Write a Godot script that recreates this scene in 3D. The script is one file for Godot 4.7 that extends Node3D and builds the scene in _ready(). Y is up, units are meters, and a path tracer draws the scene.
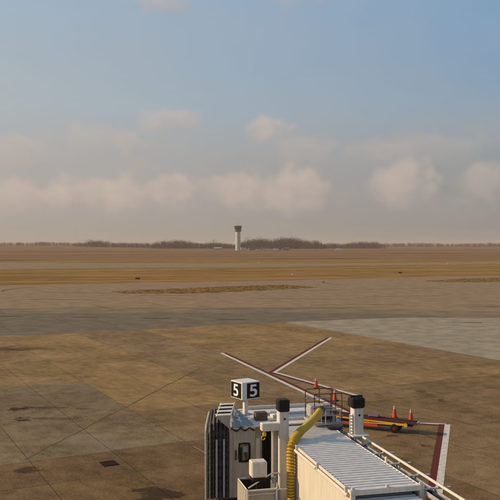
extends Node3D

# ---------------------------------------------------------------- helpers
var used := {}
var M := {}
var rng := RandomNumberGenerator.new()
const E1 := Vector2(-0.459, 0.889)     # the apron's two joint directions in (x, distance ahead)
const E2 := Vector2(0.889, 0.459)

func lin(r: float, g: float, b: float, a := 1.0) -> Color:
	var c := Color(r, g, b).linear_to_srgb()
	c.a = a
	return c

func numbered(called: String) -> String:
	if not used.has(called):
		used[called] = 0
		return called
	used[called] += 1
	return "%s_%03d" % [called, used[called]]

func tag(o: Node, label := "", category := "", group := "", kind := "") -> Node:
	if label: o.set_meta("label", label)
	if category: o.set_meta("category", category)
	if group: o.set_meta("group", group)
	if kind: o.set_meta("kind", kind)
	return o

func base(called: String, at := Vector3.ZERO, turn := 0.0) -> Node3D:
	var o := Node3D.new()
	o.name = numbered(called)
	add_child(o)
	o.position = at
	o.rotation.y = turn
	return o

func S() -> SurfaceTool:
	var st := SurfaceTool.new()
	st.begin(Mesh.PRIMITIVE_TRIANGLES)
	return st

func obj(called: String, st: SurfaceTool, m: Material, parent: Node = null) -> MeshInstance3D:
	var o := MeshInstance3D.new()
	o.mesh = st.commit()
	o.material_override = m
	if parent == null:
		o.name = numbered(called)
		add_child(o)
	else:
		o.name = called
		parent.add_child(o, true)
	return o

func tri(st: SurfaceTool, a: Vector3, b: Vector3, c: Vector3, n: Vector3, col = null) -> void:
	if (b - a).cross(c - a).dot(n) > 0.0:
		var t := b
		b = c
		c = t
	for p in [a, b, c]:
		st.set_normal(n)
		if col != null: st.set_color(col)
		st.set_uv(Vector2(p.x, p.z))
		st.add_vertex(p)

func quad(st: SurfaceTool, a: Vector3, b: Vector3, c: Vector3, d: Vector3, out: Vector3, col = null) -> void:
	var n := (c - a).cross(d - b).normalized()
	if n.dot(out) < 0.0: n = -n
	tri(st, a, b, c, n, col)
	tri(st, a, c, d, n, col)

# chamfered box
func box(st: SurfaceTool, c: Vector3, s: Vector3, bev := 0.0, bs := Basis(), col = null) -> void:
	var h := s * 0.5
	bev = min(bev, min(h.x, min(h.y, h.z)) * 0.8)
	for ax in 3:
		var a1 := (ax + 1) % 3
		var a2 := (ax + 2) % 3
		for sg in [-1.0, 1.0]:
			var pts := []
			for q in [[-1, -1], [1, -1], [1, 1], [-1, 1]]:
				var p := Vector3.ZERO
				p[ax] = sg * h[ax]
				p[a1] = q[0] * (h[a1] - bev)
				p[a2] = q[1] * (h[a2] - bev)
				pts.append(c + bs * p)
			var n := Vector3.ZERO
			n[ax] = sg
			quad(st, pts[0], pts[1], pts[2], pts[3], bs * n, col)
	if bev <= 0.0: return
	for ax in 3:
		var a1 := (ax + 1) % 3
		var a2 := (ax + 2) % 3
		for s1 in [-1.0, 1.0]:
			for s2 in [-1.0, 1.0]:
				var pts := []
				for q in [[-1, 0], [1, 0], [1, 1], [-1, 1]]:
					var p := Vector3.ZERO
					p[ax] = q[0] * (h[ax] - bev)
					p[a1] = s1 * (h[a1] - (bev if q[1] == 1 else 0.0))
					p[a2] = s2 * (h[a2] - (0.0 if q[1] == 1 else bev))
					pts.append(c + bs * p)
				var n := Vector3.ZERO
				n[a1] = s1
				n[a2] = s2
				quad(st, pts[0], pts[1], pts[2], pts[3], bs * n, col)
	for sx in [-1.0, 1.0]:
		for sy in [-1.0, 1.0]:
			for sz in [-1.0, 1.0]:
				var k := Vector3(sx, sy, sz)
				var pa := c + bs * (k * Vector3(h.x, h.y - bev, h.z - bev))
				var pb := c + bs * (k * Vector3(h.x - bev, h.y, h.z - bev))
				var pc := c + bs * (k * Vector3(h.x - bev, h.y - bev, h.z))
				tri(st, pa, pb, pc, (bs * k).normalized(), col)

func bar(st: SurfaceTool, a: Vector3, b: Vector3, w: float, h: float, bev := 0.0, col = null) -> void:
	var d := (b - a)
	var zz := d.normalized()
	var up := Vector3.UP if absf(zz.y) < 0.95 else Vector3.RIGHT
	var xx := up.cross(zz).normalized()
	var yy := zz.cross(xx).normalized()
	box(st, (a + b) * 0.5, Vector3(w, h, d.length()), bev, Basis(xx, yy, zz), col)

# round tube through points; radii may be an array, cols an array
func tube(st: SurfaceTool, pts: Array, r, sides := 8, caps := true, cols = null) -> void:
	var rings := []
	var norms := []
	var x := Vector3.ZERO
	for i in pts.size():
		var d: Vector3
		if i == 0: d = pts[1] - pts[0]
		elif i == pts.size() - 1: d = pts[i] - pts[i - 1]
		else: d = pts[i + 1] - pts[i - 1]
		d = d.normalized()
		if i == 0:
			x = (Vector3.UP if absf(d.y) < 0.9 else Vector3.RIGHT).cross(d).normalized()
		else:
			x = (x - d * x.dot(d)).normalized()
		var y := d.cross(x)
		var rr: float = r[i] if r is Array else r
		var ring := []
		var nn := []
		var slope := 0.0
		if r is Array and r.size() > 8:
			var i0 := maxi(i - 1, 0)
			var i1 := mini(i + 1, pts.size() - 1)
			slope = (r[i1] - r[i0]) / maxf((pts[i1] - pts[i0]).length(), 0.0001)
		for k in sides:
			var t := TAU * k / sides
			var n := x * cos(t) + y * sin(t)
			ring.append(pts[i] + n * rr)
			nn.append((n - d * slope).normalized())
		rings.append(ring)
		norms.append(nn)
	for i in pts.size() - 1:
		for k in sides:
			var k2 := (k + 1) % sides
			var v := [[rings[i][k], norms[i][k], i], [rings[i + 1][k], norms[i + 1][k], i + 1], [rings[i + 1][k2], norms[i + 1][k2], i + 1], [rings[i][k2], norms[i][k2], i]]
			var fn: Vector3 = (v[2][0] - v[0][0]).cross(v[3][0] - v[1][0])
			var order := [0, 1, 2, 0, 2, 3]
			if fn.dot(v[0][0] + v[2][0] - pts[i] - pts[i + 1]) > 0.0: order = [0, 2, 1, 0, 3, 2]
			for o in order:
				st.set_normal(v[o][1])
				if cols != null: st.set_color(cols[v[o][2]])
				st.set_uv(Vector2.ZERO)
				st.add_vertex(v[o][0])
	if caps:
		for e in [0, pts.size() - 1]:
			var out: Vector3 = (pts[0] - pts[1]) if e == 0 else (pts[e] - pts[e - 1])
			for k in range(1, sides - 1):
				tri(st, rings[e][0], rings[e][k], rings[e][k + 1], out.normalized(), cols[e] if cols != null else null)

func lathe(st: SurfaceTool, prof: Array, sides: int, c := Vector3.ZERO, bs := Basis()) -> void:
	for i in prof.size() - 1:
		var p: Vector2 = prof[i]
		var q: Vector2 = prof[i + 1]
		var e := (q - p).normalized()
		var nr := Vector2(e.y, -e.x)
		for k in sides:
			var t0 := TAU * k / sides
			var t1 := TAU * (k + 1) / sides
			var vs := []
			for w in [[p, t0], [q, t0], [q, t1], [p, t1]]:
				var pr: Vector2 = w[0]
				var n := Vector3(cos(w[1]) * nr.x, nr.y, sin(w[1]) * nr.x)
				vs.append([c + bs * Vector3(cos(w[1]) * pr.x, pr.y, sin(w[1]) * pr.x), bs * n])
			var fn: Vector3 = (vs[2][0] - vs[0][0]).cross(vs[3][0] - vs[1][0])
			var order := [0, 1, 2, 0, 2, 3]
			if fn.dot(vs[0][1] + vs[2][1]) > 0.0: order = [0, 2, 1, 0, 3, 2]
			for o in order:
				st.set_normal(vs[o][1])
				st.set_uv(Vector2.ZERO)
				st.add_vertex(vs[o][0])

# flat polygon (x, distance ahead) as a sheet at height y
func sheet(st: SurfaceTool, poly: PackedVector2Array, y: float, uvs := 0.02) -> void:
	var idx := Geometry2D.triangulate_polygon(poly)
	for i in range(0, idx.size(), 3):
		var v := []
		for k in 3:
			var p := poly[idx[i + k]]
			v.append(Vector3(p.x, y, -p.y))
		if (v[1] - v[0]).cross(v[2] - v[0]).y > 0.0:
			var t = v[1]
			v[1] = v[2]
			v[2] = t
		for p in v:
			st.set_normal(Vector3.UP)
			st.set_uv(Vector2(p.x, p.z) * uvs)
			st.add_vertex(p)

# outline smoothed and roughened so that laid edges look poured or grown
func rough(poly: PackedVector2Array, step: float, amp: float, sd: int) -> PackedVector2Array:
	var n := FastNoiseLite.new()
	n.seed = sd
	n.frequency = 0.08
	var out := PackedVector2Array()
	for i in poly.size():
		var a := poly[i]
		var b := poly[(i + 1) % poly.size()]
		var k: int = max(1, int((b - a).length() / step))
		for j in k:
			var p := a.lerp(b, float(j) / k)
			out.append(p + Vector2(n.get_noise_2d(p.x * 3.0, p.y * 3.0), n.get_noise_2d(p.x * 3.0 + 90.0, p.y * 3.0)) * amp)
	return out

func pv(a: Array) -> PackedVector2Array:
	var o := PackedVector2Array()
	for p in a: o.append(Vector2(p[0], p[1]))
	return o

# ---------------------------------------------------------------- materials
func noise_img(sd: int, freq: float, size := 512, oct := 4, type := FastNoiseLite.TYPE_SIMPLEX_SMOOTH) -> Image:
	var n := FastNoiseLite.new()
	n.seed = sd
	n.frequency = freq
	n.noise_type = type
	n.fractal_octaves = oct
	var im := n.get_seamless_image(size, size)
	im.convert(Image.FORMAT_L8)
	return im

# base and second colour (linear) mixed by layered noise
func mottled(a: Color, b: Color, sd: int, freq := 0.01, size := 512, streak := 1) -> ImageTexture:
	var d1 := noise_img(sd, freq, size, 5).get_data()
	var d2 := noise_img(sd + 1, freq * 9.0, size, 3).get_data()
	var out := PackedByteArray()
	out.resize(size * size * 3)
	for y in size:
		var ys := (y / streak) % size
		for x in size:
			var t := clampf((d1[ys * size + x] / 255.0 - 0.5) * 1.6 + 0.5 + (d2[y * size + x] / 255.0 - 0.5) * 0.7, 0.0, 1.0)
			var c := a.lerp(b, t).linear_to_srgb()
			var i := (y * size + x) * 3
			out[i] = int(c.r * 255.0)
			out[i + 1] = int(c.g * 255.0)
			out[i + 2] = int(c.b * 255.0)
	var im := Image.create_from_data(size, size, false, Image.FORMAT_RGB8, out)
	im.generate_mipmaps()
	return ImageTexture.create_from_image(im)

func plain(c: Color, rough_ := 0.6, metal := 0.0) -> StandardMaterial3D:
	var m := StandardMaterial3D.new()
	m.albedo_color = c
	m.roughness = rough_
	m.metallic = metal
	m.metallic_specular = 0.25
	return m

func tex(t: Texture2D, rough_ := 0.6, scale := 1.0, tri_ := true, world := false) -> StandardMaterial3D:
	var m := StandardMaterial3D.new()
	m.albedo_texture = t
	m.roughness = rough_
	m.metallic_specular = 0.3 if rough_ < 0.7 else 0.12
	if tri_:
		m.uv1_triplanar = true
		m.uv1_world_triplanar = world
	m.uv1_scale = Vector3(scale, scale, scale)
	return m

func vcol(rough_ := 0.9) -> StandardMaterial3D:
	var m := StandardMaterial3D.new()
	m.vertex_color_use_as_albedo = true
	m.roughness = rough_
	m.metallic_specular = 0.1
	return m

func make_materials() -> void:
	M.cream = tex(mottled(Color(0.57, 0.53, 0.46), Color(0.64, 0.60, 0.525), 11, 0.02, 512, 6), 0.55, 0.35)
	M.white = tex(mottled(Color(0.58, 0.53, 0.46), Color(0.69, 0.64, 0.57), 13, 0.02, 512, 5), 0.5, 0.6)
	M.roofgrey = tex(mottled(Color(0.56, 0.53, 0.50), Color(0.70, 0.67, 0.63), 17, 0.012), 0.5, 0.5)
	M.steel = tex(mottled(Color(0.30, 0.30, 0.31), Color(0.42, 0.42, 0.42), 19, 0.02), 0.5, 0.8)
	M.panel = tex(mottled(Color(0.32, 0.29, 0.25), Color(0.40, 0.365, 0.32), 23, 0.02, 512, 5), 0.6, 0.5)
	M.tarp = tex(mottled(Color(0.20, 0.24, 0.27), Color(0.30, 0.34, 0.37), 29, 0.012), 0.7, 0.7)
	M.bellows = tex(mottled(Color(0.055, 0.045, 0.045), Color(0.15, 0.14, 0.14), 31, 0.012), 0.85, 0.9)
	M.padding = tex(mottled(Color(0.30, 0.26, 0.21), Color(0.42, 0.37, 0.31), 37, 0.02), 0.8, 0.8)
	M.black = tex(mottled(Color(0.010, 0.008, 0.010), Color(0.028, 0.022, 0.022), 41, 0.02), 0.55, 1.0)
	M.maroon = tex(mottled(Color(0.095, 0.018, 0.016), Color(0.16, 0.032, 0.026), 43, 0.02), 0.6, 1.0)
	M.rail = tex(mottled(Color(0.10, 0.045, 0.036), Color(0.15, 0.075, 0.06), 49, 0.02), 0.75, 1.0)
	M.iron = tex(mottled(Color(0.022, 0.012, 0.010), Color(0.045, 0.022, 0.017), 48, 0.03), 0.8, 1.0)
	M.brown = tex(mottled(Color(0.10, 0.065, 0.055), Color(0.17, 0.12, 0.10), 47, 0.02), 0.7, 1.0)
	M.yellow = tex(mottled(Color(0.64, 0.37, 0.03), Color(0.74, 0.46, 0.05), 53, 0.02), 0.55, 1.0)
	M.red = tex(mottled(Color(0.50, 0.05, 0.04), Color(0.64, 0.08, 0.06), 59, 0.02), 0.5, 1.0)
	M.orange = tex(mottled(Color(0.50, 0.05, 0.022), Color(0.60, 0.075, 0.03), 61, 0.02), 0.55, 2.0)
	M.reflect = plain(lin(0.42, 0.38, 0.34), 0.4)
	M.green = plain(lin(0.05, 0.16, 0.05), 0.5)
	M.purple = plain(lin(0.17, 0.09, 0.17), 0.6)
	M.rubber = plain(lin(0.02, 0.02, 0.02), 0.85)
	M.glass = plain(lin(0.015, 0.016, 0.018), 0.08)
	M.glass.metallic_specular = 0.7
	M.signwhite = tex(mottled(Color(0.66, 0.63, 0.58), Color(0.76, 0.73, 0.68), 67, 0.02), 0.45, 1.0)
	M.ink = plain(lin(0.014, 0.013, 0.015), 0.4)
	M.digit = plain(lin(0.78, 0.77, 0.74), 0.45)
	M.shaft = tex(mottled(Color(0.50, 0.47, 0.43), Color(0.60, 0.57, 0.52), 71, 0.01), 0.8, 0.03)
	M.darkroof = tex(mottled(Color(0.045, 0.043, 0.045), Color(0.08, 0.075, 0.075), 73, 0.02), 0.8, 0.1)
	M.wallpale = tex(mottled(Color(0.52, 0.49, 0.42), Color(0.62, 0.59, 0.52), 79, 0.02), 0.8, 0.1)
	M.wallgrey = tex(mottled(Color(0.18, 0.165, 0.15), Color(0.25, 0.23, 0.21), 83, 0.02), 0.8, 0.1)
	M.linewhite = tex(mottled(Color(0.46, 0.42, 0.36), Color(0.66, 0.62, 0.56), 89, 0.012), 0.8, 0.5, true, true)
	M.linered = tex(mottled(Color(0.075, 0.035, 0.026), Color(0.155, 0.032, 0.027), 97, 0.03), 0.8, 0.5, true, true)
	M.tar = tex(mottled(Color(0.035, 0.03, 0.026), Color(0.07, 0.058, 0.045), 101, 0.03), 0.85, 0.5, true, true)
	M.seam = tex(mottled(Color(0.10, 0.07, 0.04), Color(0.15, 0.105, 0.06), 105, 0.05), 0.9, 0.5, true, true)
	M.joint = plain(lin(0.12, 0.088, 0.05), 0.95)
	M.sealant = tex(mottled(Color(0.20, 0.165, 0.115), Color(0.25, 0.21, 0.15), 103, 0.05), 0.9, 0.6, true, true)
	M.asphalt = tex(mottled(Color(0.142, 0.117, 0.083), Color(0.190, 0.157, 0.113), 107, 0.012, 1024), 0.9, 1.0, false)
	M.tanpave = tex(mottled(Color(0.235, 0.164, 0.100), Color(0.305, 0.218, 0.138), 109, 0.012, 1024), 0.9, 1.0, false)
	M.mixpave = tex(mottled(Color(0.180, 0.136, 0.090), Color(0.245, 0.185, 0.123), 111, 0.012, 512), 0.9, 1.0, false)
	M.paleconc = tex(mottled(Color(0.245, 0.208, 0.147), Color(0.34, 0.29, 0.212), 113, 0.012, 1024), 0.9, 1.0, false)
	M.strip = tex(mottled(Color(0.225, 0.160, 0.095), Color(0.30, 0.22, 0.135), 127, 0.02), 0.9, 1.0, false)
	M.grassy = tex(mottled(Color(0.19, 0.112, 0.034), Color(0.27, 0.16, 0.052), 131, 0.04), 0.95, 1.0, false)
	M.vc = vcol()
	M.vchose = vcol(0.55)
	M.twig = vcol(0.95)

# ---------------------------------------------------------------- sky
func sky_texture() -> ImageTexture:
	var w := 2048
	var h := 1024
	var n := FastNoiseLite.new()
	n.seed = 5
	n.frequency = 1.0
	n.fractal_octaves = 5
	var im := Image.create(w, h, false, Image.FORMAT_RGBF)
	# heights (degrees), linear colours of the clear and hazy air
	var el_k := [-90.0, 0.0, 1.5, 4.0, 7.0, 10.0, 13.5, 18.0, 30.0, 55.0, 90.0]
	var col_k := []
	for c in [[110, 95, 78], [161, 154, 147], [163, 156, 149], [166, 160, 155], [167, 168, 168], [162, 175, 184], [156, 174, 190], [150, 174, 195], [150, 171, 195], [150, 166, 188], [148, 163, 184]]:
		col_k.append(Color8(c[0], c[1], c[2]).srgb_to_linear())
	# cumulus puffs: azimuth, height, half width, half height (degrees), strength; the drift of cloud goes all round
	var puffs := [[-15.8, 3.5, 3.6, 1.1, 0.75], [-12.6, 3.9, 2.4, 1.1, 0.7], [-9.6, 3.9, 2.2, 1.2, 0.75], [-5.8, 4.3, 1.9, 0.95, 0.75], [-1.1, 4.2, 2.2, 1.2, 0.8], [-7.6, 3.4, 3.4, 0.7, 0.5],
		[3.4, 4.2, 2.4, 1.4, 0.85], [1.2, 3.4, 3.0, 0.7, 0.45], [11.1, 4.5, 2.1, 1.4, 0.85], [17.2, 4.6, 1.9, 1.2, 0.6], [1.3, 8.5, 1.5, 0.7, 0.85], [-5.9, 9.1, 2.1, 0.8, 0.6],
		[-11.0, 7.8, 2.2, 1.0, 0.4], [-6.5, 17.7, 1.8, 0.9, 0.6], [-16.0, 6.8, 2.8, 0.9, 0.4], [13.0, 7.0, 4.5, 0.9, 0.3], [4.4, 7.0, 2.2, 0.9, 0.35], [4.0, 17.9, 3.2, 0.6, 0.3], [-8.5, 7.4, 1.5, 0.8, 0.4]]
	var r := RandomNumberGenerator.new()
	r.seed = 44
	for i in 170:
		var a := r.randf_range(24.0, 336.0)
		if a > 180.0: a -= 360.0
		var e := r.randf_range(3.0, 9.5) if i % 3 else r.randf_range(14.0, 50.0)
		puffs.append([a, e, r.randf_range(1.2, 3.2), r.randf_range(0.6, 1.3), r.randf_range(0.3, 0.9)])
	var warm := Color8(217, 194, 176).srgb_to_linear()
	var dim := Color8(166, 158, 155).srgb_to_linear()
	var sunward := Vector3(-0.99, 0.0, -0.12)
	var bins := []
	for i in 36: bins.append([])
	for p in puffs:
		for i in 36:
			var d: float = fposmod(p[0] - (i * 10.0 - 175.0) + 180.0, 360.0) - 180.0
			if absf(d) < 5.0 + p[2] * 2.6: bins[i].append(p)
	for y in h:
		var el := 90.0 - (y + 0.5) / h * 180.0
		var k := 0
		while k < el_k.size() - 2 and el > el_k[k + 1]: k += 1
		var t: float = clampf((el - el_k[k]) / (el_k[k + 1] - el_k[k]), 0.0, 1.0)
		var bc: Color = col_k[k].lerp(col_k[k + 1], t)
		if el < -3.0:
			for x in w: im.set_pixel(x, y, bc)
			continue
		var er := deg_to_rad(el)
		var hi := smoothstep(3.0, 12.0, el)
		for x in w:
			var az := (x + 0.5) / w * 360.0
			if az > 180.0: az -= 360.0
			var ar := deg_to_rad(az)
			var d := Vector3(sin(ar) * cos(er), sin(er), -cos(ar) * cos(er))
			# air is brighter and whiter towards the sun's side of the sky
			var dg := clampf((d.dot(sunward) - 0.225) * 1.0, -0.5, 0.7)
			var c := Color(bc.r * (1.0 + lerpf(0.55, 0.75, hi) * dg), bc.g * (1.0 + 0.44 * dg), bc.b * (1.0 + lerpf(0.36, 0.14, hi) * dg))
			# thin veil streaks, drawn out along the horizon
			var v := n.get_noise_3d(d.x * 3.0, d.y * 9.0, d.z * 3.0)
			var veil := clampf(0.42 + v * 1.1, 0.0, 1.0) * smoothstep(0.0, 6.0, el) * (1.0 - smoothstep(20.0, 60.0, el) * 0.5)
			c = c.lerp(Color(0.41, 0.41, 0.41), veil * 0.26)
			# broken low bank
			var b := n.get_noise_3d(d.x * 9.0 + 7.0, d.y * 22.0, d.z * 9.0) + n.get_noise_3d(d.x * 26.0, d.y * 60.0, d.z * 26.0) * 0.45
			var bank := smoothstep(0.0, 0.5, b) * smoothstep(1.5, 4.0, el) * (1.0 - smoothstep(6.0, 10.0, el))
			c = c.lerp(dim.lerp(warm, 0.25), bank * 0.4)
			var wob := n.get_noise_3d(d.x * 30.0, d.y * 30.0, d.z * 30.0)
			var wob2 := n.get_noise_3d(d.x * 30.0 + 50.0, d.y * 30.0, d.z * 30.0)
			for p in bins[int(fposmod(az + 180.0, 360.0) / 10.0) % 36]:
				var dx: float = fposmod(az - p[0] + 180.0, 360.0) - 180.0
				dx = (dx + wob * 1.1) / p[2]
				var dy: float = (el - p[1] + wob2 * 0.8) / p[3]
				if dy < 0.0: dy *= 0.75
				var q := dx * dx * 0.85 + dy * dy
				if q < 3.2:
					var den: float = p[4] * 0.70 * (1.0 - smoothstep(0.0, 1.9, q * 1.2 + wob * 0.9))
					var cc := dim.lerp(warm, clampf(0.55 + dy * 0.45 - dx * 0.18, 0.0, 1.0))
					c = c.lerp(cc, clampf(den, 0.0, 1.0))
			im.set_pixel(x, y, c)
	return ImageTexture.create_from_image(im)

# ---------------------------------------------------------------- setting
func ground_height(x: float, z: float) -> float:
	var t := smoothstep(560.0, 2200.0, z)
	var hgt := 5.2 * t + 4.5 * smoothstep(2000.0, 4200.0, z)
	var ang := x / maxf(z, 1.0)
	hgt += 4.5 * smoothstep(-0.10, -0.28, ang) * smoothstep(900.0, 2300.0, z)
	return hgt

func make_ground() -> void:
	var n := FastNoiseLite.new()
	n.seed = 9
	n.frequency = 1.0
	n.fractal_octaves = 4
	var rows := []
	var z := -40.0
	while z < 7600.0:
		rows.append(z)
		z += maxf(10.0, z * 0.03) if z < 190.0 else z * 0.0085
	var nc := 150
	var verts := PackedVector3Array()
	var cols := PackedColorArray()
	var norms := PackedVector3Array()
	var idx := PackedInt32Array()
	var straw := Color(0.310, 0.185, 0.066)
	var straw2 := Color(0.195, 0.106, 0.032)
	var russet := Color(0.180, 0.098, 0.048)
	var russet2 := Color(0.240, 0.145, 0.075)
	var soil := Color(0.105, 0.065, 0.040)
	var pale := Color(0.27, 0.19, 0.11)
	for r in rows.size():
		var zz: float = rows[r]
		for c in nc + 1:
			var s := (float(c) / nc) * 2.0 - 1.0
			var x := s * (absf(zz) * 0.62 + 120.0)
			var wv := zz - x * 0.30                                     # the strips run a little askew
			var m1 := n.get_noise_2d(x * 0.009, wv * 0.05)
			var m2 := n.get_noise_2d(x * 0.06 + 40.0, wv * 0.22)
			var col: Color
			if wv < 640.0:
				col = straw.lerp(straw2, clampf(0.5 + m1 * 1.3 + m2 * 1.1, 0.0, 1.0))
			else:
				var b := n.get_noise_2d(x * 0.0007 + 12.0, log(maxf(wv, 1.0)) * 9.0)
				col = russet.lerp(russet2, clampf(0.5 + b * 1.5 + m1 * 0.5, 0.0, 1.0))
				col = col.lerp(straw2, clampf(n.get_noise_2d(x * 0.0011 + 70.0, log(wv) * 6.0) * 1.4, 0.0, 0.6))
				# ploughed and bare strips across the field
				for q in [[690.0, 30.0, 0.9, 0.0], [960.0, 50.0, 0.7, 6.0]]:
					var off: float = n.get_noise_2d(x * 0.002 + q[3], 3.0) * 90.0
					var g := exp(-pow((wv + off - q[0]) / q[1], 2.0)) * clampf(0.45 + n.get_noise_2d(x * 0.004, q[3] * 5.0) * 2.2, 0.0, 1.0)
					col = col.lerp(soil, g * q[2])
				for q in [[735.0, 26.0, 0.5, 1.0], [880.0, 28.0, 0.35, 4.0], [1130.0, 60.0, 0.35, 5.0]]:
					var off: float = n.get_noise_2d(x * 0.002 + q[3], 8.0) * 30.0
					var g := exp(-pow((wv + off - q[0]) / q[1], 2.0))
					col = col.lerp(pale, g * q[2])
			verts.append(Vector3(x, -0.06 + ground_height(x, zz), -zz))
			cols.append(col)
			norms.append(Vector3.UP)
	for r in rows.size() - 1:
		for c in nc:
			var a := r * (nc + 1) + c
			idx.append_array(PackedInt32Array([a, a + nc + 1, a + 1, a + 1, a + nc + 1, a + nc + 2]))
	var arr := []
	arr.resize(Mesh.ARRAY_MAX)
	arr[Mesh.ARRAY_VERTEX] = verts
	arr[Mesh.ARRAY_NORMAL] = norms
	arr[Mesh.ARRAY_COLOR] = cols
	arr[Mesh.ARRAY_INDEX] = idx
	var am := ArrayMesh.new()
	am.add_surface_from_arrays(Mesh.PRIMITIVE_TRIANGLES, arr)
	var o := MeshInstance3D.new()
	o.mesh = am
	o.name = "ground"
	o.material_override = M.vc
	add_child(o)
	tag(o, "", "", "", "structure")

# the apron: a grid of 4.5 m concrete slabs, one colour image for the whole of it
const A1 := 5.8
const N1 := 21
const D1 := 4.55
const A2 := -23.0
const N2 := 18
const D2 := 4.5

func slab_tone(i: int, j: int, r: RandomNumberGenerator) -> Color:
	var e1 := A1 + (i + 0.5) * D1
	var e2 := A2 + (j + 0.5) * D2
	var tan_ := Color(0.194, 0.130, 0.067)
	var gold := Color(0.253, 0.167, 0.076)
	var olive := Color(0.211, 0.146, 0.077)
	var grey := Color(0.181, 0.135, 0.078)
	var brown := Color(0.158, 0.100, 0.051)
	if e1 > 50.0: tan_ = Color(0.236, 0.156, 0.077)      # the farther slabs get a paler tone
	var c := tan_
	if e2 < 17.5:
		c = tan_ if e1 > 66.0 else (grey if e1 > 42.2 else brown)
	elif e2 < 26.5:
		c = gold if e1 > 52.0 else (tan_ if e1 > 42.2 else brown)
	elif e2 < 35.5:
		c = olive if e1 > 52.0 else tan_
	else:
		c = gold if e1 > 72.0 else (olive.lerp(tan_, 0.5) if e1 > 56.0 else tan_)
	var k := r.randf_range(0.93, 1.07)
	return Color(c.r * k, c.g * k, c.b * k * r.randf_range(0.95, 1.05))

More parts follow.
